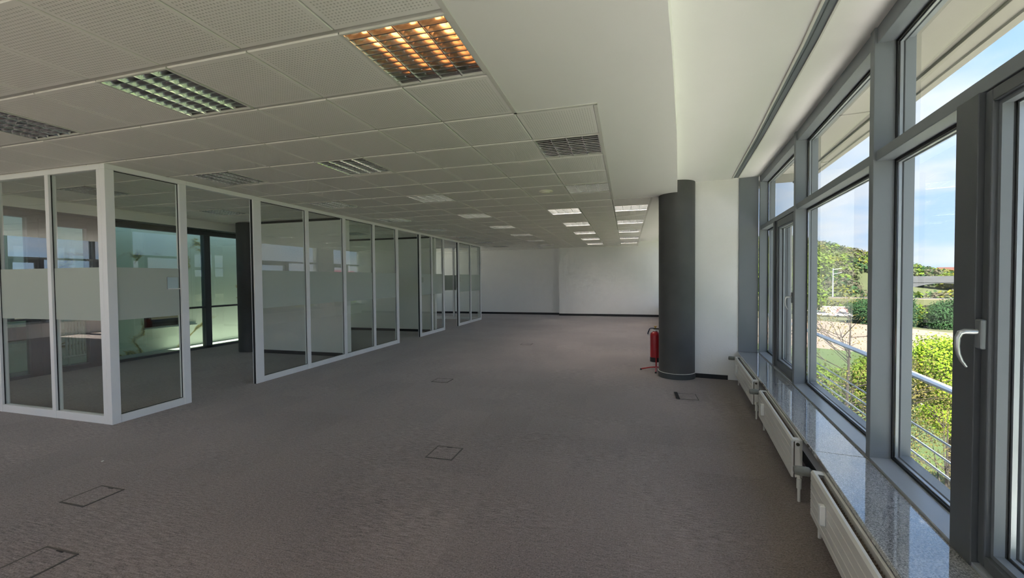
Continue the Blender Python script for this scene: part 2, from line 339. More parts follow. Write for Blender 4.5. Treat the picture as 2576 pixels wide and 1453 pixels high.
# ------------------------------------------------------------------ facade frames
H = 2.80; HU = 2.98; SILL = 0.435
MM = [(1.835, 6.70), (1.628, 4.80), (1.400, 2.96), (1.135, 1.13), (0.84, -0.69), (0.51, -2.50), (0.15, -4.30)]
YB = -4.6                                         # rear facade behind the camera, its glazing added for fill light
def frame(A, B):
    A = Vector(A); B = Vector(B); L = (B - A).length; t = (B - A) / L; n = Vector((-t.y, t.x))
    def F(s, d, z): return (A.x + t.x * s + n.x * d, A.y + t.y * s + n.y * d, z)
    return F, L, n
def offs(d):                                       # facade polyline offset outward by d
    out = []
    for i, p in enumerate(MM):
        ns = []
        if i > 0: ns.append(frame(MM[i - 1], p)[2])
        if i < len(MM) - 1: ns.append(frame(p, MM[i + 1])[2])
        nn = sum(ns, Vector((0, 0))) / len(ns); out.append((p[0] + nn.x * d, p[1] + nn.y * d))
    return out

# ------------------------------------------------------------------ shell
floor = MB().prism([(-16.2, YB - 0.1), (0.1, YB - 0.1)] + [(x, y) for x, y in reversed(offs(-0.02))] + [(1.95, 7.2), (1.75, 17.6), (-9.7, 17.6), (-9.7, 3.2), (-16.2, 3.2)], -0.12, 0.0).build('floor', CARPET)
struct(floor)
GX0, GY0, TX, TY = -1.4273, 1.8277, 0.6, 0.6323
def gx(c): return GX0 + TX * c
def gy(r): return GY0 + TY * r
ceiling = MB().box(-16.2, -9.55, YB, 3.2, 2.895, 2.98).box(-9.55, gx(1), YB, 17.7, 2.895, 2.98).box(gx(1), gx(2), gy(2), 17.7, 2.895, 2.98).box(gx(2), gx(3), gy(8), 17.7, 2.895, 2.98).build('ceiling', BACKING); struct(ceiling)

BULK = [(-0.34, -4.6), (-0.24, -3.4), (-0.06, -1.2), (0.05, 0.4), (0.13, 1.5), (0.182, 2.04), (0.241, 2.47), (0.322, 3.11), (0.39, 3.65), (0.457, 4.21), (0.54, 4.95), (0.63, 5.75), (0.725, 6.62), (0.80, 7.1)]
def smooth_poly(pts, k=4):
    out = []
    for i in range(len(pts) - 1):
        p0 = Vector(pts[max(i - 1, 0)]); p1 = Vector(pts[i]); p2 = Vector(pts[i + 1]); p3 = Vector(pts[min(i + 2, len(pts) - 1)])
        for j in range(k):
            u = j / k; out.append(tuple(0.5 * ((2 * p1) + (p2 - p0) * u + (2 * p0 - 5 * p1 + 4 * p2 - p3) * u * u + (3 * p1 - p0 - 3 * p2 + p3) * u ** 3)))
    return out + [pts[-1]]
XA, XB, XC = gx(1), gx(2), gx(3); YR2, YR8 = gy(2), gy(8)
right = smooth_poly(BULK) + [(1.0, 7.2), (1.08, 10.0), (1.05, 13.3), (0.45, 14.95), (0.45, 17.6)]
left = [(XC, 17.6), (XC, YR8), (XB, YR8), (XB, YR2), (XA, YR2), (XA, YB)]
mb = MB()
# soffit band built as a ring of quads so that the concave outline triangulates cleanly
def xleft(y): return XA if y < YR2 else (XB if y < YR8 else XC)
ys = sorted(set([y for x, y in right] + [YR2, YR8]))
def xright(y):
    for (x0, y0), (x1, y1) in zip(right, right[1:]):
        if y0 <= y <= y1 and y1 > y0: return x0 + (x1 - x0) * (y - y0) / (y1 - y0)
    return right[-1][0]
for y0, y1 in zip(ys, ys[1:]):
    xl = xleft((y0 + y1) / 2)
    a = [(xl, y0), (xright(y0), y0), (xright(y1), y1), (xl, y1)]
    mb.add([(x, y, H) for x, y in a], [(0, 3, 2, 1)])
for (x0, y0), (x1, y1) in zip(right, right[1:]): mb.add([(x0, y0, H), (x1, y1, H), (x1, y1, HU), (x0, y0, HU)], [(0, 1, 2, 3)])
for (x0, y0), (x1, y1) in zip(left, left[1:]): mb.add([(x0, y0, H), (x1, y1, H), (x1, y1, HU), (x0, y0, HU)], [(0, 1, 2, 3)])
struct(mb.build('ceiling_bulkhead', SMOOTH_WHITE))
struct(MB().prism([(-1.0, YB - 0.1), (0.1, YB - 0.1)] + [p for p in reversed(offs(0.06))] + [(1.9, 6.75), (1.92, 7.3), (1.75, 17.6), (-1.0, 17.6)], HU, 3.1).build('ceiling_upper', SMOOTH_WHITE))
def roofpoly():
    o = list(reversed(offs(0.14)))
    return [(-9.62, YB - 0.2), (0.1, YB - 0.2)] + o + [(2.1, 7.3), (1.9, 17.8), (-9.62, 17.8)]
struct(MB().prism(roofpoly(), 3.1, 3.4).build('roof_slab', CONCRETE))
struct(box('roof_slab', CONCRETE, -16.3, -9.62, YB - 0.2, 3.25, 3.1, 3.4))

# overhanging soffit outside the glazing
so = empty('roof_overhang'); struct(so)
oi, oo = offs(0.15), offs(0.84)
for i in range(len(MM) - 1):
    q = [oi[i + 1], oo[i + 1], oo[i], oi[i]]
    if i == 0:
        d0 = frame(MM[0], MM[1]); q = [oi[1], oo[1], d0[0](-1.2, 0.84, 0)[:2], d0[0](-1.2, 0.15, 0)[:2]]
    MB().prism(q, 3.085, 3.14).build('soffit_panel', SOFFIT, so)
    F, L, n = frame(MM[i], MM[i + 1]); s0 = -1.2 if i == 0 else 0
    MB().fbox(F, s0, L, 0.80, 0.86, 3.065, 3.3).build('fascia', SOFFIT, so)
    MB().fbox(F, s0 + 0.02, L - 0.02, 0.66, 0.70, 3.06, 3.085).build('soffit_batten', SOFFIT, so)
    MB().fbox(F, s0, L, 0.15, 0.22, 3.02, 3.085).build('head_cover', SOFFIT, so)
    MB().fbox(F, -0.03, 0.03, 0.22, 0.80, 3.075, 3.085).build('soffit_batten', SOFFIT, so)

# ------------------------------------------------------------------ windows
def window(name, A, B, layout, sill=True, simple=False, label=None):
    F, L, n = frame(A, B)
    w = empty(name); struct(w, label)
    def part(nm, mat, *a, parent=w, bevel=0.003): return MB().fbox(F, *a).build(nm, mat, parent, bevel=bevel)
    part('mullion', GREY_AL, -0.032, 0.032, 0.0, 0.10, SILL, HU)
    part('mullion_cap', GREY_AL, -0.03, 0.03, 0.135, 0.19, SILL, 3.08)
    part('head_rail', GREY_AL, 0.032, L - 0.032, 0.012, 0.10, 2.885, HU)
    part('head_rail_cap', GREY_AL, 0.03, L - 0.03, 0.135, 0.18, 2.885, 3.08)
    part('transom', GREY_AL, 0.032, L - 0.032, 0.012, 0.10, 2.205, 2.262)
    part('transom_cap', GREY_AL, 0.03, L - 0.03, 0.135, 0.18, 2.205, 2.262)
    mb = MB(); mb.extr([(0.0, SILL), (0.0, SILL + 0.016), (0.10, SILL + 0.026), (0.10, SILL)], F, 0.032, L - 0.032); mb.build('bottom_rail', RAIL_AL, w)
    part('bottom_rail_cap', GREY_AL, 0.03, L - 0.03, 0.135, 0.19, SILL - 0.25, SILL + 0.05)
    def pane(s0, s1, z0, z1, par=w, d=0.105):
        p = part('pane', GLASS_W, s0 + 0.008, s1 - 0.008, d, d + 0.026, z0 + 0.008, z1 - 0.008, parent=par, bevel=0)
        if simple: return p
        for (nm, mt, w0, w1, d0, d1) in (('gasket', RUBBER, 0.0, 0.016, d - 0.006, d - 0.0005), ('spacer', SPACER, 0.010, 0.021, d + 0.006, d + 0.02), ('outer_gasket', GREY_AL, 0.0, 0.026, d + 0.0265, d + 0.033)):
            g = MB()
            g.fbox(F, s0 + w0, s0 + w1, d0, d1, z0 + w0, z1 - w0).fbox(F, s1 - w1, s1 - w0, d0, d1, z0 + w0, z1 - w0)
            g.fbox(F, s0 + w1, s1 - w1, d0, d1, z0 + w0, z0 + w1).fbox(F, s0 + w1, s1 - w1, d0, d1, z1 - w1, z1 - w0)
            g.build(nm, mt, p)
        return p
    zb = SILL + 0.024
    pane(0.032, L - 0.032, 2.262, 2.885)
    if layout is None: pane(0.032, L - 0.032, zb, 2.205)
    else:
        sp, side = layout                           # split position, sash on which side of it
        ph = 0.07 if name == 'window_3' else 0.04
        part('post', DARK_AL, sp - ph, sp + ph, -0.004, 0.10, SILL, 2.205)
        part('post_cap', GREY_AL, sp - 0.03, sp + 0.03, 0.135, 0.18, SILL, 2.205)
        a0, a1, b0, b1 = (0.032, sp - ph, sp + ph, L - 0.032)
        if side == 'b': pane(a0, a1, zb, 2.205)
        else: pane(b0, b1, zb, 2.205); b0, b1 = a0, a1
        sa = MB(); k = 0.046 if name == 'window_3' else 0.078
        for (q0, q1, z0, z1) in ((b0 + 0.006, b0 + k, zb + 0.004, 2.199), (b1 - k, b1 - 0.006, zb + 0.004, 2.199), (b0 + k, b1 - k, zb + 0.004, zb + k), (b0 + k, b1 - k, 2.199 - k, 2.199)):
            sa.fbox(F, q0, q1, 0.012, 0.125, z0, z1)
        s_ = sa.build('sash', DARK_AL, w, bevel=0.005)
        be = MB(); k2 = k + 0.016
        for (q0, q1, z0, z1) in ((b0 + k, b0 + k2, zb + k, 2.199 - k), (b1 - k2, b1 - k, zb + k, 2.199 - k), (b0 + k2, b1 - k2, zb + k, zb + k2), (b0 + k2, b1 - k2, 2.199 - k2, 2.199 - k)):
            be.fbox(F, q0, q1, 0.03, 0.06, z0, z1)
        be.build('glazing_bead', GREY_AL, s_)
        g = pane(b0 + k, b1 - k, zb + k, 2.199 - k, par=w, d=0.065)
        if not simple:
            sh = b1 - 0.040 if name == 'window_1' else b0 + 0.022
            MB().fbox(F, sh - 0.018, sh + 0.018, -0.006, 0.014, 1.262, 1.372).build('handle_plate', HANDLEBASE, s_, bevel=0.006)
            dirs = -1 if side == 'b' else 1
            pts = [F(sh, 0.0, 1.325), F(sh, -0.040, 1.325), F(sh, -0.052, 1.320), F(sh, -0.059, 1.302), F(sh, -0.060, 1.27), F(sh, -0.056, 1.24), F(sh, -0.047, 1.215), F(sh, -0.033, 1.193)]
            MB().tube(pts, [0.010, 0.010, 0.010, 0.009, 0.008, 0.007, 0.006, 0.004], 10).build('handle', HANDLE, s_, smooth=True)
    if sill:
        MB().fbox(F, 0.002 if name != 'window_1' else -0.05, L - 0.002, -0.27, -0.002, SILL - 0.03, SILL).build('window_sill', GRANITE, w, bevel=0.004)
    return F, L
FR = []
lay = [(0.98, 'b'), None, (0.955, 'b'), None, (0.90, 'b'), None]
lab = ['grey window bay beside the white wall', 'grey window bay with one undivided lower pane', 'nearest grey window bay with silver handle']
for i in range(len(MM) - 1):
    FR.append(window('window_%d' % (i + 1), MM[i], MM[i + 1], lay[i], simple=i > 3, label=lab[i] if i < 3 else None))
    F, L = FR[-1]
    s0 = -0.08 if i == 0 else 0.0
    struct(MB().fbox(F, s0, L, -0.10, 0.0, 0.0, SILL - 0.03).build('wall_right', WHITE_WALL))
    struct(MB().fbox(F, s0, L, -0.112, -0.1, 0.0, 0.07).build('baseboard_right', BASEBOARD))
    struct(MB().fbox(F, s0, L, 0.0, 0.19, -0.3, SILL).build('wall_outer', CONCRETE))
# windows beyond the column (bring daylight to the far end, mirrored in the glass partition)
NB = [(1.80, 7.45), (1.68, 9.1), (1.55, 11.45), (1.42, 14.2)]
wn_i = len(MM)
def far_window(B_, A_, lay_):
    global wn_i
    F, L = window('window_%d' % wn_i, A_, B_, lay_, simple=True, sill=True); wn_i += 1
    struct(MB().fbox(F, 0, L, -0.10, 0.19, -0.3, SILL - 0.03).build('wall_right', WHITE_WALL))
for a, b in zip(NB, NB[1:]): far_window(a, b, ((0.98, 'b') if b[1] < 14 else (1.5, 'b')))
far_window((1.52, 15.2), (1.55, 17.2), (1.0, 'b'))
struct(MB().prism([(1.42, 14.17), (1.65, 14.17), (1.70, 15.23), (1.50, 15.23)], 0, HU).build('wall_pier', WHITE_WALL))
struct(MB().prism([(1.55, 17.15), (1.75, 17.15), (1.75, 17.7), (1.55, 17.7)], 0, HU).build('wall_pier', WHITE_WALL))
# far left facade of the open plan area behind the camera
YL = [-4.6, -2.7, -0.8, 1.1, 3.0]
for a, b in zip(YL, YL[1:]):
    F, L = window('window_%d' % wn_i, (-16.0, a), (-16.0, b), (1.2, 'b'), simple=True); wn_i += 1
    struct(MB().fbox(F, 0, L, -0.10, 0.19, -0.3, SILL - 0.03).build('wall_left', WHITE_WALL))
# walls
struct(MB().prism([(0.88, 6.865), (1.60, 6.775), (1.72, 7.45), (0.88, 7.28)], 0.0, HU).build('wall_stub', WHITE_WALL))
struct(MB().prism([(0.88, 6.853), (1.45, 6.782), (1.452, 6.794), (0.88, 6.867)], 0.0, 0.065).build('baseboard_stub', BASEBOARD))
F0 = FR[0][0]
struct(MB().prism([(1.585, 6.762), (1.83, 6.715), (1.95, 7.4), (1.62, 7.4)], SILL, HU).build('trim_1', GREY_AL, bevel=0.002))
struct(MB().prism([(1.59, 6.77), (1.86, 6.72), (1.95, 7.4), (1.62, 7.4)], -0.3, SILL).build('wall_stub_base', WHITE_WALL))
struct(box('wall_back', WHITE_WALL, -9.7, -2.72, 17.4, 17.7, 0, H))
struct(box('wall_back_right', WHITE_WALL, -2.72, 1.60, 17.08, 17.7, 0, HU))
struct(box('baseboard_back', BASEBOARD, -9.6, -2.72, 17.385, 17.4, 0, 0.085))
struct(box('baseboard_back_right', BASEBOARD, -2.72, 1.50, 17.065, 17.08, 0, 0.085))
XR = [-0.1, -3.0, -5.9, -8.4, -10.9, -13.4, -15.9]  # unseen rear windows, added to let sun and sky fill the room
for a, b in zip(XR, XR[1:]):
    F, L = window('window_%d' % wn_i, (a, YB), (b, YB), (1.2, 'b'), simple=True); wn_i += 1
    struct(MB().fbox(F, 0, L, -0.10, 0.19, -0.3, SILL - 0.03).build('wall_rear', WHITE_WALL))
BOUNCE = pbr('pale_bounce_paving', (0.47, 0.455, 0.425, 1), 0.9, var=0.05, scale=0.5)  # unseen pale ground, added to bounce sunlight up into the room
struct(MB().prism([(-40, -40), (14, -40), (14, 6), (11, 17), (12, 30), (8, 40), (-40, 40)], -9.99, -9.95).build('ground_bounce', BOUNCE))
struct(box('wall_rear_corner', WHITE_WALL, -0.1, 0.22, YB - 0.2, YB + 0.25, -0.3, 3.1))
struct(box('wall_left', WHITE_WALL, -16.2, -9.55, 3.05, 3.3, 0, 3.1))
def room_wall(nm, x0, x1, y0, y1):
    o = box(nm, WHITE_WALL, x0, x1, y0, y1, 0, H - 0.05); struct(o)
    box('top_channel', BASEBOARD, x0, x1, y0 + 0.01, y1 - 0.01, H - 0.05, H, o)
    box('skirting', BASEBOARD, x0, x1, y0 - 0.012, y0, 0, 0.07, o)
room_wall('wall_room_near', -7.80, -5.42, 7.10, 7.22)
room_wall('wall_room_far', -9.55, -5.42, 11.05, 11.17)
for a, b in ((11.2, 14.25), (14.25, 17.3)):  # side windows added to bring daylight into the glazed rooms
    F, L = window('window_%d' % wn_i, (-9.5, a), (-9.5, b), (1.5, 'b'), simple=True); wn_i += 1
    struct(MB().fbox(F, 0, L, -0.10, 0.19, -0.3, SILL - 0.03).build('wall_room_left', WHITE_WALL))

# ------------------------------------------------------------------ suspended ceiling
FIX = {}
for r in (0, 3, 6, 9, 12, 15, 18, 21):
    cs = [-6, -3] + ([0] if r == 0 else [1] if r in (3, 6) else [0, 2])
    for c in cs: FIX[(c, r)] = 1
for c, r in ((-10, 3), (-10, 6), (-10, 12), (-9, 0)): FIX[(c, r)] = 1
TW, TD = 0.591, 0.597
def tile_mesh():
    me = bpy.data.meshes.new('ceiling_tile'); a, b, e_, t_ = TW / 2, TD / 2, 0.004, 0.018
    v = [(-a + e_, -b + e_, 0), (a - e_, -b + e_, 0), (a - e_, b - e_, 0), (-a + e_, b - e_, 0), (-a, -b, e_), (a, -b, e_), (a, b, e_), (-a, b, e_), (-a, -b, t_), (a, -b, t_), (a, b, t_), (-a, b, t_)]
    f = [(0, 3, 2, 1)] + [(i, (i + 1) % 4, 4 + (i + 1) % 4, 4 + i) for i in range(4)] + [(4 + i, 4 + (i + 1) % 4, 8 + (i + 1) % 4, 8 + i) for i in range(4)]
    me.from_pydata(v, [], f); uv = me.uv_layers.new(name='UVMap')
    for lp in me.loops: uv.data[lp.index].uv = v[lp.vertex_index][:2]
    me.materials.append(TILE); return me, v, f
TM, tv, tf = tile_mesh()
def inceil(c, r):
    lim = 1 if r < 2 else 2 if r < 8 else 3
    return c < lim
near, rest = [], []
for r in range(-10, 25):
    for c in range(-24, 3):
        if not inceil(c, r) or (c, r) in FIX: continue
        if c < -13 and r > 1: continue
        vis = (r >= 2 and c >= -7) or (-2 <= r < 2 and c >= -10) or (2 <= r <= 7 and -12 <= c < -7)
        (near if vis else rest).append((c, r))
near.sort(key=lambda q: (gx(q[0]) + 0.3) ** 2 + (gy(q[1]) + 0.3) ** 2)
rest += near[300:]; near = near[:300]
for c, r in near:
    o = bpy.data.objects.new('ceiling_tile', TM); col.objects.link(o); o.parent = ceiling
    o.location = (gx(c) + TX / 2, gy(r) + TY / 2, H + random.uniform(0, 0.0015))
me = bpy.data.meshes.new('ceiling_tile_field'); V, Fc, UV = [], [], []
for c, r in rest:
    o_ = len(V); cx_, cy_ = gx(c) + TX / 2, gy(r) + TY / 2
    V += [(x + cx_, y + cy_, z + H) for x, y, z in tv]; Fc += [tuple(i + o_ for i in f) for f in tf]; UV += [tv[i][:2] for f in tf for i in f]
me.from_pydata(V, [], Fc); uv = me.uv_layers.new(name='UVMap')
for i, u in enumerate(UV): uv.data[i].uv = u
me.materials.append(TILE); fo = bpy.data.objects.new('ceiling_tile_field', me); col.objects.link(fo); fo.parent = ceiling; stuff(fo)
for r in range(-10, 25):
    x1 = XA if r < 2 else XB if r < 8 else XC
    box('ceiling_rail', RAIL_C, -9.45 if r > 1 else -16.0, x1, gy(r) - 0.016, gy(r) + 0.016, H + 0.009, H + 0.03, ceiling)
for (x0, y0), (x1, y1) in zip(left, left[1:]):
    if abs(x0 - x1) < 1e-6: box('edge_trim', TRIM_W, x0 - 0.006, x0 + 0.022, min(y0, y1), max(y0, y1), H - 0.004, H + 0.02, ceiling)
    else: box('edge_trim', TRIM_W, min(x0, x1), max(x0, x1) + 0.022, y0 - 0.02, y0 + 0.008, H - 0.004, H + 0.02, ceiling)

# luminaires ------------------------------------------------------
def luminaire_proto(glow=False, lit=False):
    root = empty('ceiling_luminaire')
    w, d = 0.592, 0.600; hw, hd = w / 2, d / 2
    fr = MB(); t_ = 0.012
    fr.box(-hw, hw, -hd, -hd + t_, -0.003, 0.012).box(-hw, hw, hd - t_, hd, -0.003, 0.012).box(-hw, -hw + t_, -hd + t_, hd - t_, -0.003, 0.012).box(hw - t_, hw, -hd + t_, hd - t_, -0.003, 0.012)
    fr.build('frame', TRIM_W, root)
    hb = MB(); hb.box(-hw + 0.002, hw - 0.002, -hd + 0.002, hd - 0.002, 0.085, 0.09)
    hb.box(-hw + 0.002, -hw + 0.006, -hd + 0.002, hd - 0.002, 0.012, 0.085).box(hw - 0.006, hw - 0.002, -hd + 0.002, hd - 0.002, 0.012, 0.085)
    hb.box(-hw + 0.006, hw - 0.006, -hd + 0.002, -hd + 0.006, 0.012, 0.085).box(-hw + 0.006, hw - 0.006, hd - 0.006, hd - 0.002, 0.012, 0.085)
    hb.build('housing', HOUSING, root)
    cells = 4; cw = (w - 2 * t_) / cells; x0 = -hw + t_
    for k in range(cells + 1):                      # V shaped reflectors between the lamp cells, curved sides
        x = x0 + k * cw; mbv = MB()
        for sgn in (-1, 1):
            if (k == 0 and sgn < 0) or (k == cells and sgn > 0): continue
            prof = [(0.003, 0.0), (0.0075, 0.014), (0.0155, 0.030), (0.027, 0.044), (0.042, 0.057)]
            vs_ = [(x + sgn * p, yy, z) for yy in (-hd + t_, hd - t_) for p, z in prof]; n_ = len(prof)
            mbv.add(vs_, [(i, i + 1, n_ + i + 1, n_ + i) for i in range(n_ - 1)])
        mbv.box(x - 0.003 if k else x, x + 0.003 if k < cells else x, -hd + t_, hd - t_, -0.001, 0.001)
        mbv.build('reflector', REFLECT, root, smooth=True)
    nb = 11
    for j in range(1, nb):
        y = -hd + t_ + (d - 2 * t_) * j / nb; b_ = MB()
        vs_ = []; prof = [(0.0035, 0.0), (0.0055, 0.012), (0.0035, 0.024), (0.0012, 0.036)]
        for k in range(cells):
            xa, xb = x0 + k * cw + 0.004, x0 + (k + 1) * cw - 0.004
            for sgn in (-1, 1):
                q = [(xx, y + sgn * p, z) for xx in (xa, xb) for p, z in prof]; n_ = 4
                b_.add(q, [(i, i + 1, n_ + i + 1, n_ + i) for i in range(3)])
            b_.add([(xa, y - 0.0035, 0), (xb, y - 0.0035, 0), (xb, y + 0.0035, 0), (xa, y + 0.0035, 0)], [(0, 3, 2, 1)])
        b_.build('louvre_blade', LOUVRE, root, smooth=True)
    for k in range(cells):
        x = x0 + (k + 0.5) * cw
        tb = MB().tube([(x, -hd + 0.03, 0.066), (x, hd - 0.03, 0.066)], 0.013, 12).build('lamp_tube', TUBE_FILL if lit else TUBE, root, smooth=True)
        if glow:
            MB().tube([(x, -hd + 0.028, 0.066), (x, -hd + 0.15, 0.066)], 0.0137, 12).build('glowing_end', GLOW, tb, smooth=True)
            MB().tube([(x, -hd + 0.15, 0.066), (x, -hd + 0.42, 0.066)], 0.0136, 12).build('dim_glow', GLOW2, tb, smooth=True)
    return root
rows = {0: 'nearest', 3: 'second', 6: 'third', 9: 'fourth', 12: 'fifth', 15: 'sixth', 18: 'seventh', 21: 'farthest'}
first = luminaire_proto(True); proto = luminaire_proto(False); lit_proto = luminaire_proto(False, True); used = lit_used = False
for (c, r) in sorted(FIX, key=lambda q: (q[1], q[0])):
    if (c, r) == (0, 0): o = first
    elif r >= 9 and c >= 0:
        o = copy_tree(lit_proto) if lit_used else lit_proto; lit_used = True
    elif not used: o = proto; used = True
    else: o = copy_tree(proto)
    o.location = (gx(c) + TX / 2, gy(r) + TY / 2, H)
    nm = rows[r]
    if (c, r) == (0, 0): l = 'square louvred ceiling luminaire with orange glow beside the plain ceiling'
    elif c in (-10, -9): l = 'square louvred ceiling luminaire inside the glazed rooms, %s row' % nm
    elif c == -6: l = 'square louvred ceiling luminaire next to the glass partition, %s row from the camera' % nm
    elif c == -3: l = 'square louvred ceiling luminaire in the middle line, %s row from the camera' % nm
    elif c == 1: l = 'square louvred ceiling luminaire at the plain ceiling edge, %s row' % nm
    elif c == 0: l = 'square louvred ceiling luminaire second from the column side, %s row' % nm
    else: l = 'square louvred ceiling luminaire nearest the dark column line, %s row' % nm
    if c == -9: l = 'square louvred ceiling luminaire far left, nearest row'
    tag(o, l, 'ceiling light', 'square louvred luminaires in the suspended ceiling')
sd = empty('smoke_detector'); sd.location = (gx(0) + 0.3, gy(6) + 0.31, H)
MB().lathe((0, 0, 0), [(0.10, 0.0), (0.10, -0.008), (0.088, -0.016), (0.0, -0.016)][::-1], 32).build('base_plate', DETECT, sd, smooth=True)
MB().lathe((0, 0, 0), [(0.0, -0.034), (0.035, -0.034), (0.055, -0.026), (0.06, -0.016)], 32).build('sensor', DETECT, sd, smooth=True)
tag(sd, 'round cream detector plate on a ceiling tile near the bulkhead', 'smoke detector')

# curtain track in the raised ceiling ------------------------------
ct = empty('curtain_track')
tr_in = offs(-0.355); tr_out = offs(-0.265)
Fx = frame(MM[0], MM[1])[0]
ti, to = [Fx(0.02, -0.355, 0)[:2]] + tr_in[1:6], [Fx(0.02, -0.265, 0)[:2]] + tr_out[1:6]
def strip(nm, mat, a0, a1, z0, z1):
    m_b = MB()
    pa = [tuple(Vector(p) + (Vector(q) - Vector(p)) * a0) for p, q in zip(ti, to)]; pb = [tuple(Vector(p) + (Vector(q) - Vector(p)) * a1) for p, q in zip(ti, to)]
    for i in range(len(pa) - 1): m_b.hexa([pa[i] + (z0,), pa[i + 1] + (z0,), pb[i + 1] + (z0,), pb[i] + (z0,), pa[i] + (z1,), pa[i + 1] + (z1,), pb[i + 1] + (z1,), pb[i] + (z1,)])
    return m_b.build(nm, mat, ct)
strip('track_lip', TRIM_W, 0.0, 0.16, HU - 0.012, HU - 0.001); strip('track_lip', TRIM_W, 0.88, 1.0, HU - 0.012, HU - 0.001)
strip('track_channel', GREY_AL, 0.16, 0.88, HU - 0.004, HU - 0.001)
strip('track_groove', DARK_AL, 0.40, 0.46, HU - 0.006, HU - 0.004)
tag(ct, 'long aluminium curtain track running along the raised ceiling by the windows', 'curtain track')

# ------------------------------------------------------------------ column and extinguisher
def column(nm, c, r, top, label, base=True):
    o = empty(nm)
    MB().lathe((c[0], c[1], 0), [(r, 0.0), (r, top)], 64).build('shaft', COLUMN, o, smooth=True)
    if base:
        MB().lathe((c[0], c[1], 0), [(r + 0.008, 0.0), (r + 0.008, 0.082)], 64).build('base_ring', COLBASE, o, smooth=True)
        MB().lathe((c[0], c[1], 0), [(r + 0.011, 0.082), (r + 0.011, 0.088)], 64).build('base_edge', TRIM_W, o, smooth=True)
    return tag(o, label, 'column')
column('round_column', (0.742, 6.86), 0.262, HU, 'round dark grey column beside the white wall near the windows')
column('round_column', (-8.02, 7.33), 0.30, H, 'round dark column inside the glazed room behind the partition', base=False)

ex = empty('fire_extinguisher'); EX = (0.455, 7.28)
def exl(r, z): return (r, z)
MB().lathe((EX[0], EX[1], 0), [(0.0, 0.20), (0.081, 0.20), (0.081, 0.57), (0.074, 0.605), (0.045, 0.632), (0.028, 0.645), (0.0, 0.645)], 32).build('cylinder', RED, ex, smooth=True)
MB().lathe((EX[0], EX[1], 0), [(0.0, 0.135), (0.084, 0.135), (0.084, 0.21), (0.0, 0.21)], 32).build('foot_ring', BLACK, ex, smooth=True)
MB().lathe((EX[0], EX[1], 0), [(0.0, 0.645), (0.036, 0.645), (0.036, 0.672), (0.0, 0.672)], 24).build('collar', PAPER, ex, smooth=True)
MB().box(EX[0] - 0.03, EX[0] + 0.11, EX[1] - 0.016, EX[1] + 0.016, 0.672, 0.694).build('valve_head', BLACK, ex, bevel=0.004)
MB().tube([(EX[0] - 0.015, EX[1], 0.690), (EX[0] - 0.075, EX[1], 0.690), (EX[0] - 0.092, EX[1], 0.678), (EX[0] - 0.118, EX[1], 0.605), (EX[0] - 0.116, EX[1], 0.592)], 0.009, 8).build('squeeze_lever', BLUEBLK, ex, smooth=True)
MB().lathe((EX[0] + 0.002, EX[1], 0), [(0.0, 0.694), (0.012, 0.694), (0.012, 0.714), (0.024, 0.718), (0.024, 0.728), (0.0, 0.728)], 16).build('release_knob', YELLOW, ex, smooth=True)
MB().tube([(EX[0] + 0.1, EX[1], 0.683), (EX[0] + 0.15, EX[1], 0.66), (EX[0] + 0.16, EX[1], 0.55), (EX[0] + 0.125, EX[1], 0.40), (EX[0] + 0.11, EX[1], 0.26)], 0.011, 8).build('hose', BLACK, ex, smooth=True)
tag(ex, 'red fire extinguisher with black foot standing on a stand by the column', 'extinguisher')
st = empty('extinguisher_stand'); SX, SY = EX[0] + 0.008, EX[1] - 0.09
MB().tube([(SX, SY, 0.045), (SX, SY, 0.36)], 0.011, 10).build('upright', RED, st, smooth=True)
MB().tube([(SX, SY, 0.13), (SX, SY + 0.09, 0.128)], 0.011, 8).build('support_arm', RED, st, smooth=True)
for k, (dx, dy) in enumerate(((-0.24, 0.02), (-0.02, -0.20), (0.16, 0.15))):
    lg = MB().tube([(SX, SY, 0.06), (SX + dx * 0.35, SY + dy * 0.35, 0.052), (SX + dx, SY + dy, 0.016)], 0.011, 8).build('leg', RED, st, smooth=True)
    MB().lathe((SX + dx, SY + dy, 0), [(0.015, 0.0), (0.015, 0.022)], 12).build('rubber_foot', BLACK, lg, smooth=True)
tag(st, 'red tubular tripod stand carrying the fire extinguisher', 'stand')

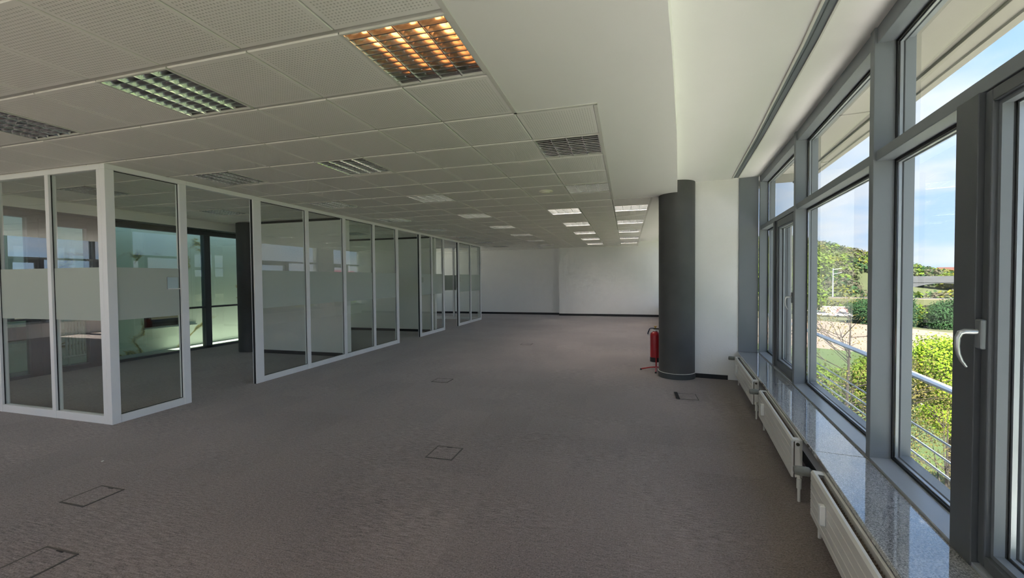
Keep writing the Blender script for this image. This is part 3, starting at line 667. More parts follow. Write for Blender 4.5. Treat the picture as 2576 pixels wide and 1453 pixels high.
# ------------------------------------------------------------------ radiators
def radiator(nm, F, s0, s1, label, near_pipe=True):
    root = empty(nm); d0 = -0.338; zt, zb = 0.408, 0.145; db = -0.273
    g = [zb + (zt - zb) * k for k in (0.16, 0.36, 0.56, 0.76)]
    prof = [(d0 + 0.014, zb), (d0 + 0.003, zb + 0.0)]
    prof += [(d0, zb + 0.004)]
    for q in g: prof += [(d0, q - 0.004), (d0 + 0.005, q), (d0, q + 0.004)]
    prof += [(d0, zt - 0.012), (d0 + 0.010, zt), (d0 + 0.022, zt), (d0 + 0.022, zt - 0.01), (d0 + 0.014, zt - 0.014)]
    MB().extr(prof, F, s0, s1).build('front_panel', RAD_W, root)
    MB().fbox(F, s0, s1, db - 0.012, db, zb, zt).build('back_panel', RAD_W, root)
    fins = MB(); k = s0 + 0.03
    while k < s1 - 0.03: fins.fbox(F, k, k + 0.004, d0 + 0.016, db - 0.013, zb + 0.02, zt - 0.028); k += 0.022
    fins.build('convector', DARKFIN, root)
    MB().fbox(F, s0 + 0.012, s1 - 0.012, d0 + 0.018, db - 0.014, zb + 0.005, zt - 0.06).build('core', DARKFIN, root)
    for a, b in ((s0, s0 + 0.012), (s1 - 0.012, s1)):
        MB().fbox(F, a, b, d0 + 0.022, db, zb, zt).build('side_cover', RAD_W, root, bevel=0.002)
    MB().fbox(F, s0 + 0.012, s0 + 0.05, d0 + 0.022, db - 0.012, zt - 0.004, zt).build('top_cover', RAD_W, root)
    MB().fbox(F, s1 - 0.05, s1 - 0.012, d0 + 0.022, db - 0.012, zt - 0.004, zt).build('top_cover', RAD_W, root)
    # thermostatic valve at the far end
    v = MB().tube([F(s0 + 0.0, -0.30, zt - 0.03), F(s0 - 0.045, -0.30, zt - 0.03)], 0.012, 10).build('valve', BRASS, root, smooth=True)
    MB().tube([F(s0 - 0.04, -0.275, zt - 0.03), F(s0 - 0.04, -0.335, zt - 0.03)], [0.014, 0.016], 10).build('valve_body', BRASS, v, smooth=True)
    mbh = MB(); mbh.tube([F(s0 - 0.04, -0.330, zt - 0.03), F(s0 - 0.04, -0.338, zt - 0.03), F(s0 - 0.04, -0.368, zt - 0.03), F(s0 - 0.04, -0.408, zt - 0.03), F(s0 - 0.04, -0.414, zt - 0.03)], [0.020, 0.027, 0.027, 0.024, 0.020], 20)
    mbh.build('thermostat_head', VALVE, v, smooth=True)
    rb = MB()
    for q in range(20):
        an = 2 * math.pi * q / 20; ax = Vector(F(1, 0, 0)) - Vector(F(0, 0, 0)); c_ = Vector(F(s0 - 0.04, -0.368, zt - 0.03)) + (ax * math.cos(an) + Vector((0, 0, 1)) * math.sin(an)) * 0.0265
        e_ = Vector(F(s0 - 0.04, -0.410, zt - 0.03)) + (ax * math.cos(an) + Vector((0, 0, 1)) * math.sin(an)) * 0.0238
        rb.tube([c_, e_], 0.0018, 5)
    rb.build('grip_ribs', VALVE, v)
    MB().tube([F(s0 - 0.04, -0.285, zt - 0.03), F(s0 - 0.035, -0.285, zt - 0.06), F(s0 - 0.03, -0.285, 0.0)], [0.010, 0.0095, 0.0095], 10).build('supply_pipe', RAD_W, root, smooth=True)
    if near_pipe:
        MB().tube([F(s1 - 0.01, -0.30, zb + 0.02), F(s1 + 0.025, -0.30, zb + 0.02), F(s1 + 0.04, -0.30, zb + 0.005), F(s1 + 0.04, -0.30, 0.0)], 0.0095, 10).build('return_pipe', RAD_W, root, smooth=True)
        MB().tube([F(s1 + 0.04, -0.30, zb + 0.01), F(s1 + 0.04, -0.30, zb - 0.055)], 0.015, 10).build('pipe_sleeve', RAD_W, root, smooth=True)
        MB().tube([F(s1 - 0.004, -0.30, zt - 0.03), F(s1 + 0.008, -0.30, zt - 0.03)], 0.011, 10).build('vent_plug', BRASS, root, smooth=True)
    mid = s0 + 0.28
    MB().fbox(F, mid, mid + 0.035, d0 - 0.028, d0, 0.245, 0.35).build('heat_meter', PAPER, root, bevel=0.006)
    return tag(root, label, 'radiator', 'low panel radiators under the window sill')
radiator('panel_radiator', FR[0][0], 0.28, 1.73, 'low white panel radiator farthest away beside the white wall stub')
radiator('panel_radiator', FR[1][0], 0.24, 1.60, 'low white panel radiator in the middle under the granite sill')
radiator('panel_radiator', FR[2][0], 0.25, 1.66, 'low white panel radiator nearest the camera under the sill')

# ------------------------------------------------------------------ glass partitions
PX = -5.34; PD = 0.07
def front_part(y0, y1, posts, label, header=None, nm='glass_partition', sign=None):
    root = empty(nm)
    for a, b in posts: box('post', PARTITION, PX - PD, PX, a, b, 0, H - 0.055, root, bevel=0.003)
    box('top_rail', PARTITION, PX - PD, PX, header if header else y0, y1, H - 0.055, H, root, bevel=0.003)
    for (a, b), (c, d) in zip(posts, posts[1:]):
        box('bottom_rail', PARTITION, PX - PD + 0.004, PX - 0.002, b + 0.001, c - 0.001, 0.0, 0.086, root, bevel=0.003)
        gl = box('pane', GLASS_P, PX - 0.045, PX - 0.035, b, c, 0.086, H - 0.055, root)
        box('frosted_band', FROST, PX - 0.0347, PX - 0.0327, b + 0.007, c - 0.007, 1.12, 1.70, gl)
        gk = MB()
        for (q0, q1, z0, z1) in ((b, b + 0.007, 0.086, H - 0.055), (c - 0.007, c, 0.086, H - 0.055), (b + 0.007, c - 0.007, 0.086, 0.093), (b + 0.007, c - 0.007, H - 0.062, H - 0.055)):
            gk.box(PX - 0.035, PX - 0.028, q0, q1, z0, z1)
        gk.build('gasket', RUBBER, gl)
    return root
w_ = 0.033
S1 = front_part(3.10, 3.945, [(3.10, 3.185), (3.86, 3.945)], '')
tag(S1, 'white framed single glass panel with frosted band at the partition corner', 'partition')
S2 = front_part(4.91, 8.95, [(4.91, 5.045)] + [(y - w_, y + w_) for y in (5.99, 6.97, 7.95)] + [(8.86, 8.95)], '', header=3.945)
tag(S2, 'longest run of white framed glass partition, four panes with frosted band', 'partition')
S3 = front_part(10.01, 11.57, [(10.01, 10.10), (10.72, 10.78), (11.49, 11.57)], '', header=8.95)
tag(S3, 'white framed glass partition of two panes between the two far door openings', 'partition')
S4 = front_part(12.63, 14.85, [(12.63, 12.74), (13.74, 13.80), (14.78, 14.85)], '', header=11.57)
tag(S4, 'farthest white framed glass partition ending short of the back wall', 'partition')
for S, (ya, yb) in ((S1, (3.945, 3.952)), (S2, (4.903, 4.91)), (S3, (10.003, 10.01)), (S4, (12.623, 12.63))):
    box('door_seal', RUBBER, PX - 0.05, PX - 0.02, ya, yb, 0.0, H - 0.055, S)
def cross_part(yc, xs, label):
    root = empty('glass_partition')
    y0, y1 = yc - 0.035, yc + 0.035
    for x in xs: box('post', PARTITION, x - 0.03, x + 0.03, y0, y1, 0, H - 0.055, root, bevel=0.003)
    box('top_rail', PARTITION, xs[-1] - 0.03, xs[0] + 0.03, y0, y1, H - 0.055, H, root, bevel=0.003)
    for a, b in zip(xs, xs[1:]):
        box('bottom_rail', PARTITION, b + 0.031, a - 0.031, y0 + 0.003, y1 - 0.003, 0, 0.086, root, bevel=0.003)
        gl = box('pane', GLASS_P, b + 0.03, a - 0.03, yc - 0.005, yc + 0.005, 0.086, H - 0.055, root)
        box('frosted_band', FROST, b + 0.037, a - 0.037, yc - 0.0075, yc - 0.0055, 1.12, 1.70, gl)
        gk = MB()
        gk.box(b + 0.03, b + 0.037, yc - 0.012, yc - 0.005, 0.086, H - 0.055).box(a - 0.037, a - 0.03, yc - 0.012, yc - 0.005, 0.086, H - 0.055)
        gk.build('gasket', RUBBER, gl)
    return tag(root, label, 'partition')
cross_part(3.135, [-5.44, -6.277, -7.239, -8.2, -9.16], 'white framed glass partition side facing the camera at far left')
cross_part(14.80, [-5.44, -6.45, -7.45, -8.45, -9.45], 'white framed glass cross partition behind the farthest glazed room')
# sign holders on the frosted band by the doors
for y, l in ((3.715, 'clear sign holder with white lip on the corner glass panel'), (10.125, 'small clear sign holder on the glass pane beyond the second doorway'), (12.755, 'small clear sign holder on the farthest glass partition')):
    s_ = empty('sign_holder')
    box('plate', ACRYL, PX - 0.0325, PX - 0.0295, y, y + 0.142, 1.455, 1.592, s_)
    fr_ = MB(); fr_.box(PX - 0.0325, PX - 0.028, y - 0.003, y, 1.45, 1.595).box(PX - 0.0325, PX - 0.028, y, y + 0.142, 1.592, 1.595)
    fr_.build('edge', SOCKET, s_)
    box('lip', PAPER, PX - 0.0325, PX - 0.018, y, y + 0.142, 1.445, 1.456, s_)
    tag(s_, l, 'sign holder', 'sign holders beside the doorways')

# ------------------------------------------------------------------ dark rear glazing, light court, marble wall
XG = -9.4
ro = empty('window_rear'); struct(ro, 'dark framed green tinted rear glazing of the glazed room')
for a, b in ((3.22, 3.32), (4.37, 4.50), (5.23, 5.43), (7.28, 7.42), (9.2, 9.3), (10.95, 11.05)): box('post', DARK_AL, XG - 0.07, XG + 0.05, a, b, 0, 2.66, ro, bevel=0.003)
box('head_rail', DARK_AL, XG - 0.07, XG + 0.06, 3.2, 11.05, 2.60, 2.70, ro)
box('bottom_rail', DARK_AL, XG - 0.07, XG + 0.05, 3.2, 11.05, 0, 0.05, ro)
for a, b in ((3.32, 4.37), (5.43, 7.28), (7.42, 9.2), (9.3, 10.95)):
    box('transom', DARK_AL, XG - 0.06, XG + 0.04, a, b, 0.93, 0.97, ro)
    box('pane', GLASS_D, XG - 0.012, XG + 0.0, a, b, 0.97, 2.60, ro); box('pane', GLASS_D, XG - 0.012, XG + 0.0, a, b, 0.05, 0.93, ro)
sf = MB(); sf.box(XG - 0.05, XG + 0.065, 4.50, 4.60, 0.05, 2.60).box(XG - 0.05, XG + 0.065, 5.13, 5.23, 0.05, 2.60).box(XG - 0.05, XG + 0.065, 4.60, 5.13, 2.50, 2.60).box(XG - 0.05, XG + 0.065, 4.60, 5.13, 0.05, 0.09)
sf.build('sash', DARK_AL, ro, bevel=0.003); box('pane', GLASS_D, XG - 0.012, XG, 4.60, 5.13, 0.09, 2.50, ro)
bx = MB(); bx.box(-8.47, -8.45, 3.2, 7.75, 2.63, H); struct(bx.build('trim_blind_box', SMOOTH_WHITE))
struct(box('trim_blind_soffit', DARK_AL, XG - 0.07, -8.47, 3.2, 11.05, 2.70, 2.72))
struct(box('wall_above_glazing', WHITE_WALL, XG - 0.2, XG - 0.05, 3.2, 11.1, 2.70, 3.1))
struct(box('floor_court', pbr('court_paving', (0.30, 0.30, 0.28, 1), 0.85, var=0.1), -10.6, -9.6, 3.3, 15.0, -0.12, -0.02))
FM, LM, _nm = frame((-10.3, 14.6), (-10.3, 3.4))
mw = MB(); sN = [(9.75, 10.7), (7.15, 7.98)]        # two low niches
edges = [0.0, 7.15, 7.98, 9.75, 10.7, LM]
mw.fbox(FM, 0, LM, -0.2, 0, -0.1, 0.51).fbox(FM, 0, LM, -0.2, 0, 0.765, 3.3)
for q in (0, 2, 4): mw.fbox(FM, edges[q], edges[q + 1], -0.2, 0, 0.51, 0.765)
mo = mw.build('wall_marble', MARBLE); struct(mo, 'veined marble wall of the light court behind the green glass')
for a, b in sN:
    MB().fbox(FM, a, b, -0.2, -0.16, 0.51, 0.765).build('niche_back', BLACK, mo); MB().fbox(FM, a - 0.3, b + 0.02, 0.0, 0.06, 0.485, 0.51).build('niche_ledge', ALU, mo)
cr_ = empty('column_radiator')
for k in range(12): MB().tube([(-10.15, 5.22 + 0.048 * k, 0.14), (-10.15, 5.22 + 0.048 * k, 0.82)], 0.019, 8).build('radiator_column', RAD_W, cr_, smooth=True)
for z in (0.14, 0.82): MB().tube([(-10.15, 5.18, z), (-10.15, 5.79, z)], 0.026, 8).build('header_pipe', RAD_W, cr_, smooth=True)
for y in (5.25, 5.72): MB().tube([(-10.15, y, -0.02), (-10.15, y, 0.14)], 0.015, 8).build('leg', RAD_W, cr_, smooth=True)
tag(cr_, 'white ribbed column radiator standing before the marble wall', 'radiator')

# ------------------------------------------------------------------ floor boxes, sockets, scraps
def floor_box(x, y, w, d, label, handle=False):
    r = empty('floor_box'); t_ = 0.011
    fr_ = MB(); fr_.box(x, x + w, y, y + t_, 0, 0.004).box(x, x + w, y + d - t_, y + d, 0, 0.004).box(x, x + t_, y + t_, y + d - t_, 0, 0.004).box(x + w - t_, x + w, y + t_, y + d - t_, 0, 0.004)
    fr_.build('frame', DRAWER, r)
    MB().box(x + t_, x + w - t_, y + t_, y + d - t_, 0, 0.003).build('carpet_lid', CARPET, r)
    if handle: MB().box(x - 0.03, x + 0.012, y - 0.01, y + d + 0.02, 0.0, 0.014).build('cable_flap', BLACK, r, bevel=0.003)
    else: MB().box(x + w * 0.4, x + w * 0.6, y + d - t_ - 0.008, y + d - t_, 0.003, 0.0045).build('finger_pull', BLACK, r)
    tag(r, label, 'floor box', 'carpet covered floor boxes')
floor_box(-1.685, 3.205, 0.25, 0.255, 'square carpeted floor box in the middle foreground of the open floor')
floor_box(-3.83, 1.90, 0.24, 0.245, 'square carpeted floor box left of centre before the corner glass panel')
floor_box(-3.26, 1.30, 0.27, 0.26, 'square carpeted floor box at the bottom left corner of the view')
floor_box(-2.84, 5.63, 0.26, 0.235, 'square carpeted floor box in the middle distance level with the long partition')
floor_box(0.63, 5.56, 0.235, 0.28, 'carpeted floor box with black flap in front of the dark column', True)
floor_box(-2.4, 9.3, 0.25, 0.25, 'farthest small floor box in the open floor toward the back wall')
for x, l in ((-6.28, 'left grey wall socket low on the back wall'), (-6.17, 'right grey wall socket low on the back wall')):
    s_ = empty('wall_socket'); box('plate', SOCKET, x - 0.04, x + 0.04, 17.388, 17.4, 0.27, 0.35, s_, bevel=0.003)
    MB().lathe((0, 0, 0), [(0.0, 0.0), (0.021, 0.0), (0.021, 0.003), (0.0, 0.003)], 16).build('insert', BLACK, s_)
    s_.children[-1].rotation_euler = (math.pi / 2, 0, 0); s_.children[-1].location = (x, 17.388, 0.31)
    tag(s_, l, 'socket', 'sockets on the back wall')
for z, l in ((1.32, 'upper small switch on the back wall beside the partition end'), (0.93, 'lower small switch on the back wall beside the partition end')):
    s_ = empty('light_switch'); box('plate', SOCKET, -6.34, -6.27, 17.39, 17.4, z, z + 0.08, s_, bevel=0.003); box('rocker', PAPER, -6.325, -6.285, 17.386, 17.39, z + 0.015, z + 0.065, s_)
    tag(s_, l, 'switch', 'switches on the back wall')
sc_ = MB().add([(-4.36, 2.44, 0.001), (-4.335, 2.432, 0.002), (-4.33, 2.447, 0.006), (-4.352, 2.452, 0.004)], [(0, 1, 2, 3)])
so_ = sc_.build('paper_scrap', PAPER); so_.modifiers.new('thick', 'SOLIDIFY').thickness = 0.001
tag(so_, 'tiny white paper scrap on the carpet before the corner glass', 'paper scrap')

# ------------------------------------------------------------------ balcony railing
rl = empty('balcony_railing')
oh = offs(0.53); ohb = offs(0.605)
pr = [tuple(frame(MM[0], MM[1])[0](-3.0, 0.53, 0)[:2])] + oh[1:]; prb = [tuple(frame(MM[0], MM[1])[0](-3.0, 0.605, 0)[:2])] + ohb[1:]
for i in range(len(pr) - 1):
    MB().hexa([pr[i] + (0.785,), pr[i + 1] + (0.785,), prb[i + 1] + (0.785,), prb[i] + (0.785,), pr[i] + (0.80,), pr[i + 1] + (0.80,), prb[i + 1] + (0.80,), prb[i] + (0.80,)]).build('handrail', HANDRAIL, rl, bevel=0.002)
    for z in (0.425, 0.318, 0.211, 0.104, 0.0):
        MB().tube([((pr[i][0] + prb[i][0]) / 2, (pr[i][1] + prb[i][1]) / 2, z), ((pr[i + 1][0] + prb[i + 1][0]) / 2, (pr[i + 1][1] + prb[i + 1][1]) / 2, z)], 0.0075, 8).build('rail_rod', STEEL, rl, smooth=True)
for y in (7.1, 4.45, 1.8, -0.9, -3.4):
    for (xa, ya), (xb, yb) in zip(pr, pr[1:]):
        if yb <= y <= ya:
            x = xa + (xb - xa) * (y - ya) / (yb - ya); box('baluster', STEEL, x + 0.01, x + 0.065, y - 0.006, y + 0.006, -0.3, 0.785, rl)
tag(rl, 'steel balcony railing with flat handrail and thin rods outside the windows', 'railing')
bl = empty('balcony_slab'); struct(bl)
ba, bb = offs(0.19), offs(0.70)
for i in range(len(MM) - 1): MB().prism([ba[i + 1], bb[i + 1], bb[i], ba[i]], -0.45, -0.3).build('slab', CONCRETE, bl)

# ------------------------------------------------------------------ outdoors
G = -10.0
struct(box('ground_meadow', SCRUB, -400, 700, -400, 700, G - 1.0, G - 0.1))
struct(MB().prism([(-30, -60), (60, -60), (75, 60), (20, 95), (-40, 95)], G - 0.1, G).build('ground_lawn', LAWN))
struct(MB().prism([(12, 84), (28, 78), (42, 69), (90, 60), (100, 92), (62, 103), (58, 112), (46, 127), (20, 135)], G - 0.09, G + 0.03).build('ground_gravel', GRAVEL))
struct(MB().prism([(13, 50), (30, 43.2), (46, 34), (60, 22), (63, 25), (48, 38.5), (33.5, 48.5), (15, 56)], G, G + 0.04).build('ground_path', PATH))
struct(box('building_base', CONCRETE, -16.3, 0.2, YB - 0.2, 17.7, G, -0.31))

def blob(mb, c, r, seed, sub=2, squash=0.9):
    rnd = random.Random(seed); n1, n2 = 6 + 2 * sub, 4 + 2 * sub; o = len(mb.v); vs_ = []
    ph = [rnd.uniform(0, 6.28) for _ in range(6)]
    for i in range(n2 + 1):
        th = math.pi * i / n2
        for k in range(n1):
            a = 2 * math.pi * k / n1
            rr = r * (1 + 0.16 * math.sin(3 * a + ph[0]) * math.sin(2 * th + ph[1]) + 0.12 * math.sin(5 * a + ph[2] + 4 * th) + rnd.uniform(-0.10, 0.10))
            vs_.append((c[0] + rr * math.sin(th) * math.cos(a), c[1] + rr * math.sin(th) * math.sin(a), c[2] + rr * squash * math.cos(th)))
    fs = [(i * n1 + k, (i + 1) * n1 + k, (i + 1) * n1 + (k + 1) % n1, i * n1 + (k + 1) % n1) for i in range(n2) for k in range(n1)]
    mb.add(vs_, fs)
def leaves(mb, centers, n, size, seed, shell=0.55):
    rg = np.random.default_rng(seed); C = np.array([c for c, r in centers], float); R_ = np.array([r for c, r in centers], float)
    k = rg.choice(len(R_), size=n, p=R_ ** 2 / (R_ ** 2).sum())
    u = rg.normal(size=(n, 3)); u /= np.linalg.norm(u, axis=1)[:, None]
    rad = R_[k] * (shell + (1 - shell) * rg.random(n)) * rg.uniform(0.85, 1.1, n)
    p = C[k] + u * rad[:, None] * np.array([1, 1, 0.85])
    nr = u + np.stack([rg.uniform(-1, 1, n), rg.uniform(-1, 1, n), rg.uniform(-0.4, 1.2, n)], 1) * 0.8
    nr /= np.linalg.norm(nr, axis=1)[:, None]
    a = np.cross(nr, rg.normal(size=(n, 3))); a /= np.linalg.norm(a, axis=1)[:, None]; b = np.cross(nr, a)
    sz = (size * rg.uniform(0.6, 1.3, n))[:, None]
    q = np.stack([p - a * sz, p - b * sz * 0.6, p + a * sz, p + b * sz * 0.6], 1).reshape(-1, 3)
    o = len(mb.v); mb.v += [tuple(t) for t in q.tolist()]
    mb.f += [(o + 4 * t, o + 4 * t + 1, o + 4 * t + 2, o + 4 * t + 3) for t in range(n)]; mb.mi += [mb.cur] * n
def branchy(mb, base, top, spread, nb, seed, r0=0.16):
    rnd = random.Random(seed); base = Vector(base); top = Vector(top); ends = []
    mid = base.lerp(top, 0.45) + Vector((rnd.uniform(-.3, .3), rnd.uniform(-.3, .3), 0))
    mb.tube([base, base.lerp(mid, 0.5) + Vector((rnd.uniform(-.15, .15), rnd.uniform(-.15, .15), 0)), mid, mid.lerp(top, 0.55), top], [r0, r0 * .85, r0 * .65, r0 * .35, r0 * .08], 7)
    for i in range(nb):
        f = rnd.uniform(0.3, 0.9); p = base.lerp(top, f); a = rnd.uniform(0, 6.28); L_ = spread * rnd.uniform(0.6, 1.15) * (1.15 - f * 0.5)
        q = p + Vector((math.cos(a) * L_, math.sin(a) * L_, L_ * rnd.uniform(0.35, 0.9))); k = p.lerp(q, 0.5) + Vector((0, 0, -0.12 * L_))
        mb.tube([p, k, q], [r0 * .42 * (1.1 - f), r0 * .25 * (1.1 - f) + .006, 0.006], 5); ends.append((q, L_ * 0.4))
        for _ in range(3):
            g = rnd.uniform(0.35, 0.95); pp = p.lerp(k, g * 2) if g < .5 else k.lerp(q, g * 2 - 1); a2 = a + rnd.uniform(-1.2, 1.2); l2 = L_ * rnd.uniform(0.3, 0.55)
            qq = pp + Vector((math.cos(a2) * l2, math.sin(a2) * l2, l2 * rnd.uniform(0.2, 0.9))); mb.tube([pp, qq], [0.016, 0.004], 4); ends.append((qq, l2 * 0.6))
    return ends
def tree(nm, label, base, top_z, crown, n, size, leafmat, seed, sparse=False, group=None, r0=0.16, nb=14):
    root = empty(nm); bm_ = MB(); bx_, by_ = base
    spread = max(r for _, r in crown)
    ends = branchy(bm_, (bx_, by_, G), (bx_, by_, top_z), spread * 1.1, nb, seed, r0)
    bm_.build('trunk', BARK, root, smooth=True)
    fm = MB()
    cs = [((q.x, q.y, q.z), max(0.35, r * 1.1)) for q, r in ends] if sparse else crown
    leaves(fm, cs, n, size, seed + 1, shell=0.15 if sparse else 0.5)
    fm.build('foliage', leafmat, root)
    return tag(root, label, 'tree', group)
GT = 'trees outside the windows'
def crownset(c, R, k, seed):
    rnd = random.Random(seed); return [((c[0] + rnd.uniform(-.6, .6) * R, c[1] + rnd.uniform(-.6, .6) * R, c[2] + rnd.uniform(-.7, .6) * R), R * rnd.uniform(0.38, 0.62)) for _ in range(k)]
tree('leafy_tree', 'bright yellow green tree below the handrail, left of the window handle', (13.9, 22.4), -1.6, crownset((13.9, 22.4, -3.1), 2.1, 18, 11), 42000, 0.06, LEAF_BRIGHT, 21, group=GT)
tree('leafy_tree', 'bright yellow green tree at the right edge of the view', (15.4, 20.8), -1.2, crownset((15.4, 20.8, -2.7), 2.1, 18, 12), 42000, 0.06, LEAF_BRIGHT, 22, group=GT)
tree('bare_tree', 'sparse brownish budding tree behind the undivided window pane', (8.1, 18.3), 0.3, [((0, 0, 0), 2.9)], 9000, 0.03, LEAF_OLIVE, 31, sparse=True, group=GT, nb=34, r0=0.12)
tree('bare_tree', 'sparse olive tree low below the handrail near the handle window', (9.3, 15.4), -2.9, [((0, 0, 0), 2.7)], 16000, 0.035, LEAF_OLIVE, 33, sparse=True, group=GT, nb=34, r0=0.12)
tree('leafy_tree', 'tall fresh green tree seen through the farthest open sash window', (18.6, 57.0), 3.0, crownset((18.8, 57.0, 0.6), 4.2, 16, 14), 24000, 0.17, LEAF_GREEN, 24, group=GT, r0=0.3)
tree('leafy_tree', 'grey green tree low behind the bare tree', (12.4, 33.0), -5.0, crownset((12.4, 33.0, -6.6), 2.6, 14, 15), 20000, 0.085, LEAF_GREEN, 25, group=GT)
tree('leafy_tree', 'olive shrub tree at the left edge of the undivided pane', (7.4, 21.5), -4.2, crownset((7.3, 21.5, -5.2), 1.7, 14, 16), 20000, 0.06, LEAF_OLIVE, 26, group=GT)
tree('leafy_tree', 'mid green tree left of the bright tree below the gravel yard', (13.4, 26.0), -3.0, crownset((12.9, 26.0, -4.2), 1.8, 14, 17), 22000, 0.065, LEAF_GREEN, 27, group=GT)
# shrubs along the gravel yard
rs = random.Random(5)
for k in range(9):
    f = k / 8; x = 55 + f * 46 ; y = 119 - f * 29
    r = empty('evergreen_shrub'); sm = MB(); cs = crownset((x, y, G + 3.0), 4.2, 14, 50 + k)
    leaves(sm, cs, 9000, 0.20, 60 + k); sm.build('foliage', LEAF_DARK, r)
    tk = MB(); tk.tube([(x, y, G), (x, y, G + 2.5)], [0.25, 0.1], 6); tk.build('stem', BARK, r)
    tag(r, 'dark green shrub behind the gravel yard, %s from the left' % ['first', 'second', 'third', 'fourth', 'fifth', 'sixth', 'seventh', 'eighth', 'ninth'][k], 'shrub', 'dark shrubs behind the gravel yard')
# wooded hill
def hz(x, y):
    d = math.hypot(x, y); az = math.degrees(math.atan2(x, y))
    top = 27 if az < 19 else 27 - (az - 19) * 2.0 if az < 30 else 5 - (az - 30) * 1.0
    top = max(top, -4)
    f = min(1, max(0, (d - 190) / 120)); return G + (top - 6 - G) * (f * f * (3 - 2 * f))
hm = MB(); nA, nD = 40, 22; vs_ = []
for i in range(nA + 1):
    for j in range(nD + 1):
        a = math.radians(-6 + i * 62 / nA); d = 180 + j * 14; x, y = d * math.sin(a), d * math.cos(a); vs_.append((x, y, hz(x, y)))
hm.add(vs_, [(i * (nD + 1) + j, i * (nD + 1) + j + 1, (i + 1) * (nD + 1) + j + 1, (i + 1) * (nD + 1) + j) for i in range(nA) for j in range(nD)])
struct(hm.build('ground_hill', pbr('woodland_floor', srgb(64, 70, 40), 0.95, var=0.3, scale=0.1), smooth=True))
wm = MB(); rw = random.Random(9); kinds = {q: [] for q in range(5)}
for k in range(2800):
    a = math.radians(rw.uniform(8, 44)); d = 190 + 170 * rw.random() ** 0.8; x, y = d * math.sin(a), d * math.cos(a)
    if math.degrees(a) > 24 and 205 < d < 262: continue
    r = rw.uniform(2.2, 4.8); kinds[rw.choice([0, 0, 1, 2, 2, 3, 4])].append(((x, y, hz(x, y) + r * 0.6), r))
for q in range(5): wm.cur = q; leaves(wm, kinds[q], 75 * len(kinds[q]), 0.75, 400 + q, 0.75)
stuff(wm.build('woodland', [LEAF_HAZE, LEAF_GREEN, LEAF_GREY, LEAF_YELL, LEAF_DARK]))
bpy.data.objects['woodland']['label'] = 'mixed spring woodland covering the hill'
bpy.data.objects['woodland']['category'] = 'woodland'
# near scrub on the slope before the hill
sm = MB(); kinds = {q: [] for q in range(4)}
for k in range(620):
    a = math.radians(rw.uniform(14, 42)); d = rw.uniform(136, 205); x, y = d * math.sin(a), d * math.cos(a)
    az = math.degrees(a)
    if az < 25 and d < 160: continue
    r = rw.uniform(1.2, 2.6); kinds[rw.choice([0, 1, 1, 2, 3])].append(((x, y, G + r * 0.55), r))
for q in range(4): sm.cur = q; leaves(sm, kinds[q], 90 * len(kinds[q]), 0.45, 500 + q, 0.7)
o_ = stuff(sm.build('scrub', [LEAF_HAZE, LEAF_GREEN, LEAF_GREY, LEAF_YELL])); o_['label'] = 'low scrub on the railway slope before the woodland'; o_['category'] = 'scrub'
# railway embankment, graffiti wall, bridge, poles
em = MB(); em.prism([(40, 172), (70, 165), (110, 152), (150, 136), (152, 140), (112, 156), (72, 169.5), (42, 176)], G, G + 4.0); struct(em.build('ground_embankment', SCRUB)); struct(MB().prism([(40, 172.6), (70, 165.6), (110, 152.6), (150, 136.6), (151.5, 139.6), (111.5, 155.6), (71.5, 169), (41.5, 175.5)], G + 4.0, G + 4.2).build('ground_ballast', GRAVEL))
rk = empty('railway_track')
for off in (0.9, 2.4):
    p_ = [(40, 172 + off, G + 4.3), (70, 165 + off, G + 4.3), (110, 152 + off, G + 4.3), (150, 136 + off, G + 4.3)]
    MB().tube(p_, 0.12, 5).build('steel_rail', BRIDGE, rk)
tag(rk, 'dark railway rails on top of the embankment', 'railway')
gw = empty('graffiti_wall')
F_, L_, _n = frame((44, 147), (64, 138.5))
k = 0.0
while k < L_ - 2.4:
    MB().fbox(F_, k, k + 2.55, 0, 0.5, G, G + 2.5 + 0.1 * math.sin(k)).build('wall_panel', GRAFFITI, gw); k += 2.6
MB().fbox(F_, 0, L_, 0.1, 0.4, G + 2.55, G + 2.75).build('coping', CONCRETE, gw)
tag(gw, 'low wall covered with pink and white graffiti beyond the gravel', 'wall')
bd = empty('railway_bridge')
pb = []
Fb, Lb, nb_ = frame((150, 214), (102, 238))
MB().fbox(Fb, 0, Lb, 0, 4, -1.6, 0.2).build('deck', BRIDGE, bd)
MB().fbox(Fb, 0, Lb, 0.1, 0.3, 0.2, 1.2).build('parapet', BRIDGE, bd)
ar = MB(); n_ = 16; s0_, s1_ = 6.0, 34.0
for j in range(n_):
    a0, a1 = s0_ + (s1_ - s0_) * j / n_, s0_ + (s1_ - s0_) * (j + 1) / n_
    z_ = lambda s: -1.9 - 4.2 * ((s - (s0_ + s1_) / 2) / ((s1_ - s0_) / 2)) ** 2
    ar.hexa([Fb(a0, 0.2, z_(a0)), Fb(a1, 0.2, z_(a1)), Fb(a1, 3.8, z_(a1)), Fb(a0, 3.8, z_(a0)), Fb(a0, 0.2, -1.6), Fb(a1, 0.2, -1.6), Fb(a1, 3.8, -1.6), Fb(a0, 3.8, -1.6)])
ar.build('arch', BRIDGE, bd)
for a0, a1 in ((2.0, 6.2), (33.8, Lb)): MB().fbox(Fb, a0, a1, 0.2, 3.8, G, -1.6).build('abutment', BRIDGE, bd)
tag(bd, 'dark arched railway bridge before the wooded hill', 'bridge')
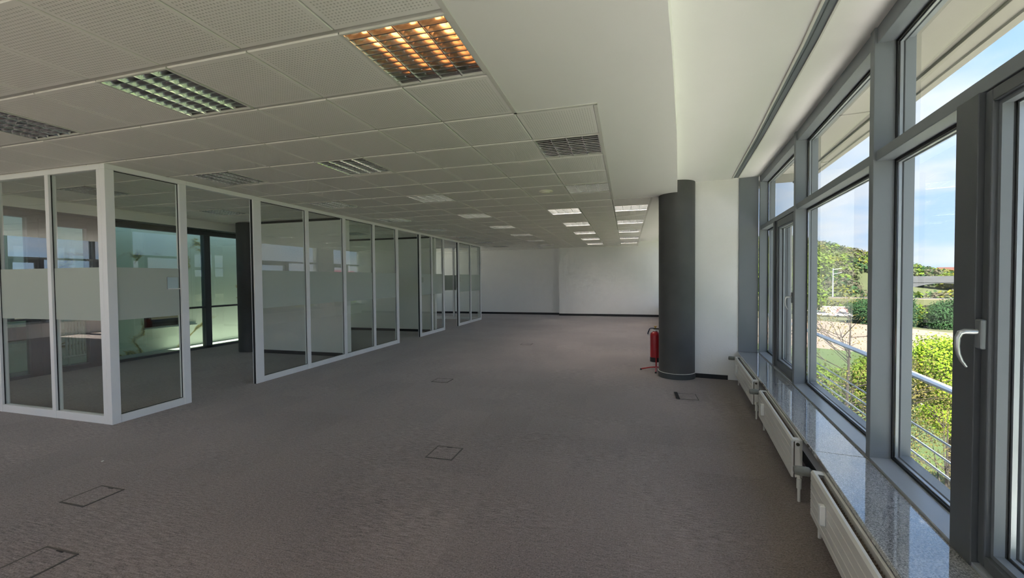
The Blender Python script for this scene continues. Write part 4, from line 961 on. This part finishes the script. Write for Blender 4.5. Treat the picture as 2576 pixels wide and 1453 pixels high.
def pole(x, y, z0, z1, label, arm=True):
    r = empty('catenary_pole'); MB().tube([(x, y, z0), (x, y, z1)], [0.22, 0.14], 6).build('mast', STEEL, r, smooth=True)
    if arm: MB().tube([(x, y, z1 - 0.6), (x + 2.2, y - 1.0, z1 - 0.2)], 0.09, 5).build('bracket', STEEL, r); MB().tube([(x, y, z1 - 2.2), (x + 2.2, y - 1.0, z1 - 1.6)], 0.07, 5).build('bracket', STEEL, r)
    tag(r, label, 'pole')
pole(68.9, 168.2, G + 4.0, 4.4, 'tall white railway pole before the wooded hill')
pole(98.0, 160.0, G + 4.0, 0.2, 'grey railway pole with brackets by the bridge')
r = empty('street_lamp'); MB().tube([(39.1, 102.8, G), (39.1, 102.8, -3.2)], [0.12, 0.07], 8).build('mast', STEEL, r, smooth=True); MB().box(38.6, 39.4, 102.6, 103.0, -3.3, -3.15).build('lamp_head', STEEL, r)
tag(r, 'slim white street lamp by the graffiti wall', 'street lamp')
# parked cars
def car(x, y, rot, mat, label):
    r = empty('parked_car'); mb = MB(); ca, sa = math.cos(rot), math.sin(rot)
    def P_(u, v, z): return (x + u * ca - v * sa, y + u * sa + v * ca, G + z)
    def bx_(m, u0, u1, v0, v1, z0, z1, ti=0.0): m.hexa([P_(u0, v0, z0), P_(u1, v0, z0), P_(u1, v1, z0), P_(u0, v1, z0), P_(u0 + ti, v0 + ti * .3, z1), P_(u1 - ti, v0 + ti * .3, z1), P_(u1 - ti, v1 - ti * .3, z1), P_(u0 + ti, v1 - ti * .3, z1)])
    m1 = MB(); bx_(m1, -2.1, 2.1, -0.85, 0.85, 0.3, 0.9, 0.08); m1.build('body', mat, r, bevel=0.08)
    m2 = MB(); bx_(m2, -1.5, 1.0, -0.8, 0.8, 0.9, 1.45, 0.45); m2.build('cabin', CARD, r, bevel=0.05)
    for u in (-1.3, 1.3):
        for v in (-0.8, 0.8):
            MB().tube([P_(u, v - 0.1, 0.32), P_(u, v + 0.1, 0.32)], 0.32, 12).build('wheel', BLACK, r)
    tag(r, label, 'car', 'cars parked by the graffiti wall')
car(50.2, 141.2, -0.4, CARW, 'white parked car left before the graffiti wall')
car(54.6, 139.4, -0.4, CARW, 'white parked car middle before the graffiti wall')
car(59.0, 137.5, -0.4, CARW, 'white parked car right before the graffiti wall')
# pink tower block and a house on the skyline
pk = empty('apartment_tower'); PXc, PYc = 248.0, 341.0
Fp, Lp, _ = frame((268, 326), (243.5, 345))
MB().fbox(Fp, 0, Lp, -14, 0, G, 10.6).build('facade_block', PINK, pk)
MB().fbox(Fp, 2, Lp - 6, -12, -2, 10.6, 11.6).build('roof_plant', PINK, pk)
for fl in range(6):
    for c_ in range(8):
        s_ = 1.2 + c_ * 3.6
        if s_ + 2.2 > Lp - 3: continue
        wd = MB().fbox(Fp, s_, s_ + 2.2, 0.0, 0.12, 8.2 - fl * 2.8, 9.4 - fl * 2.8).build('window', PINKWIN, pk)
        MB().fbox(Fp, s_ - 0.1, s_ + 2.3, 0.0, 0.9, 7.4 - fl * 2.8, 7.7 - fl * 2.8).build('balcony', HOUSEW, wd)
tag(pk, 'pink apartment tower on the skyline at the right edge', 'building')
hs = empty('house'); hx, hy = 197.0, 330.0
MB().box(hx - 3, hx + 9, hy - 4, hy + 6, -4, 3.2).build('wall', HOUSEW, hs)
MB().add([(hx - 4, hy - 5, 3.2), (hx + 10, hy - 5, 3.2), (hx + 10, hy + 7, 3.2), (hx - 4, hy + 7, 3.2), (hx - 4, hy + 1, 6.6), (hx + 10, hy + 1, 6.6)], [(0, 1, 5, 4), (2, 3, 4, 5), (0, 4, 3), (1, 2, 5), (0, 3, 2, 1)]).build('roof', ROOF_RED, hs)
for q in range(3): MB().box(hx - 2 + q * 4, hx - 0.5 + q * 4, hy - 4.1, hy - 4, 0.2, 1.8).build('window', PINKWIN, hs)
tag(hs, 'small white house with red roof on the skyline', 'house')
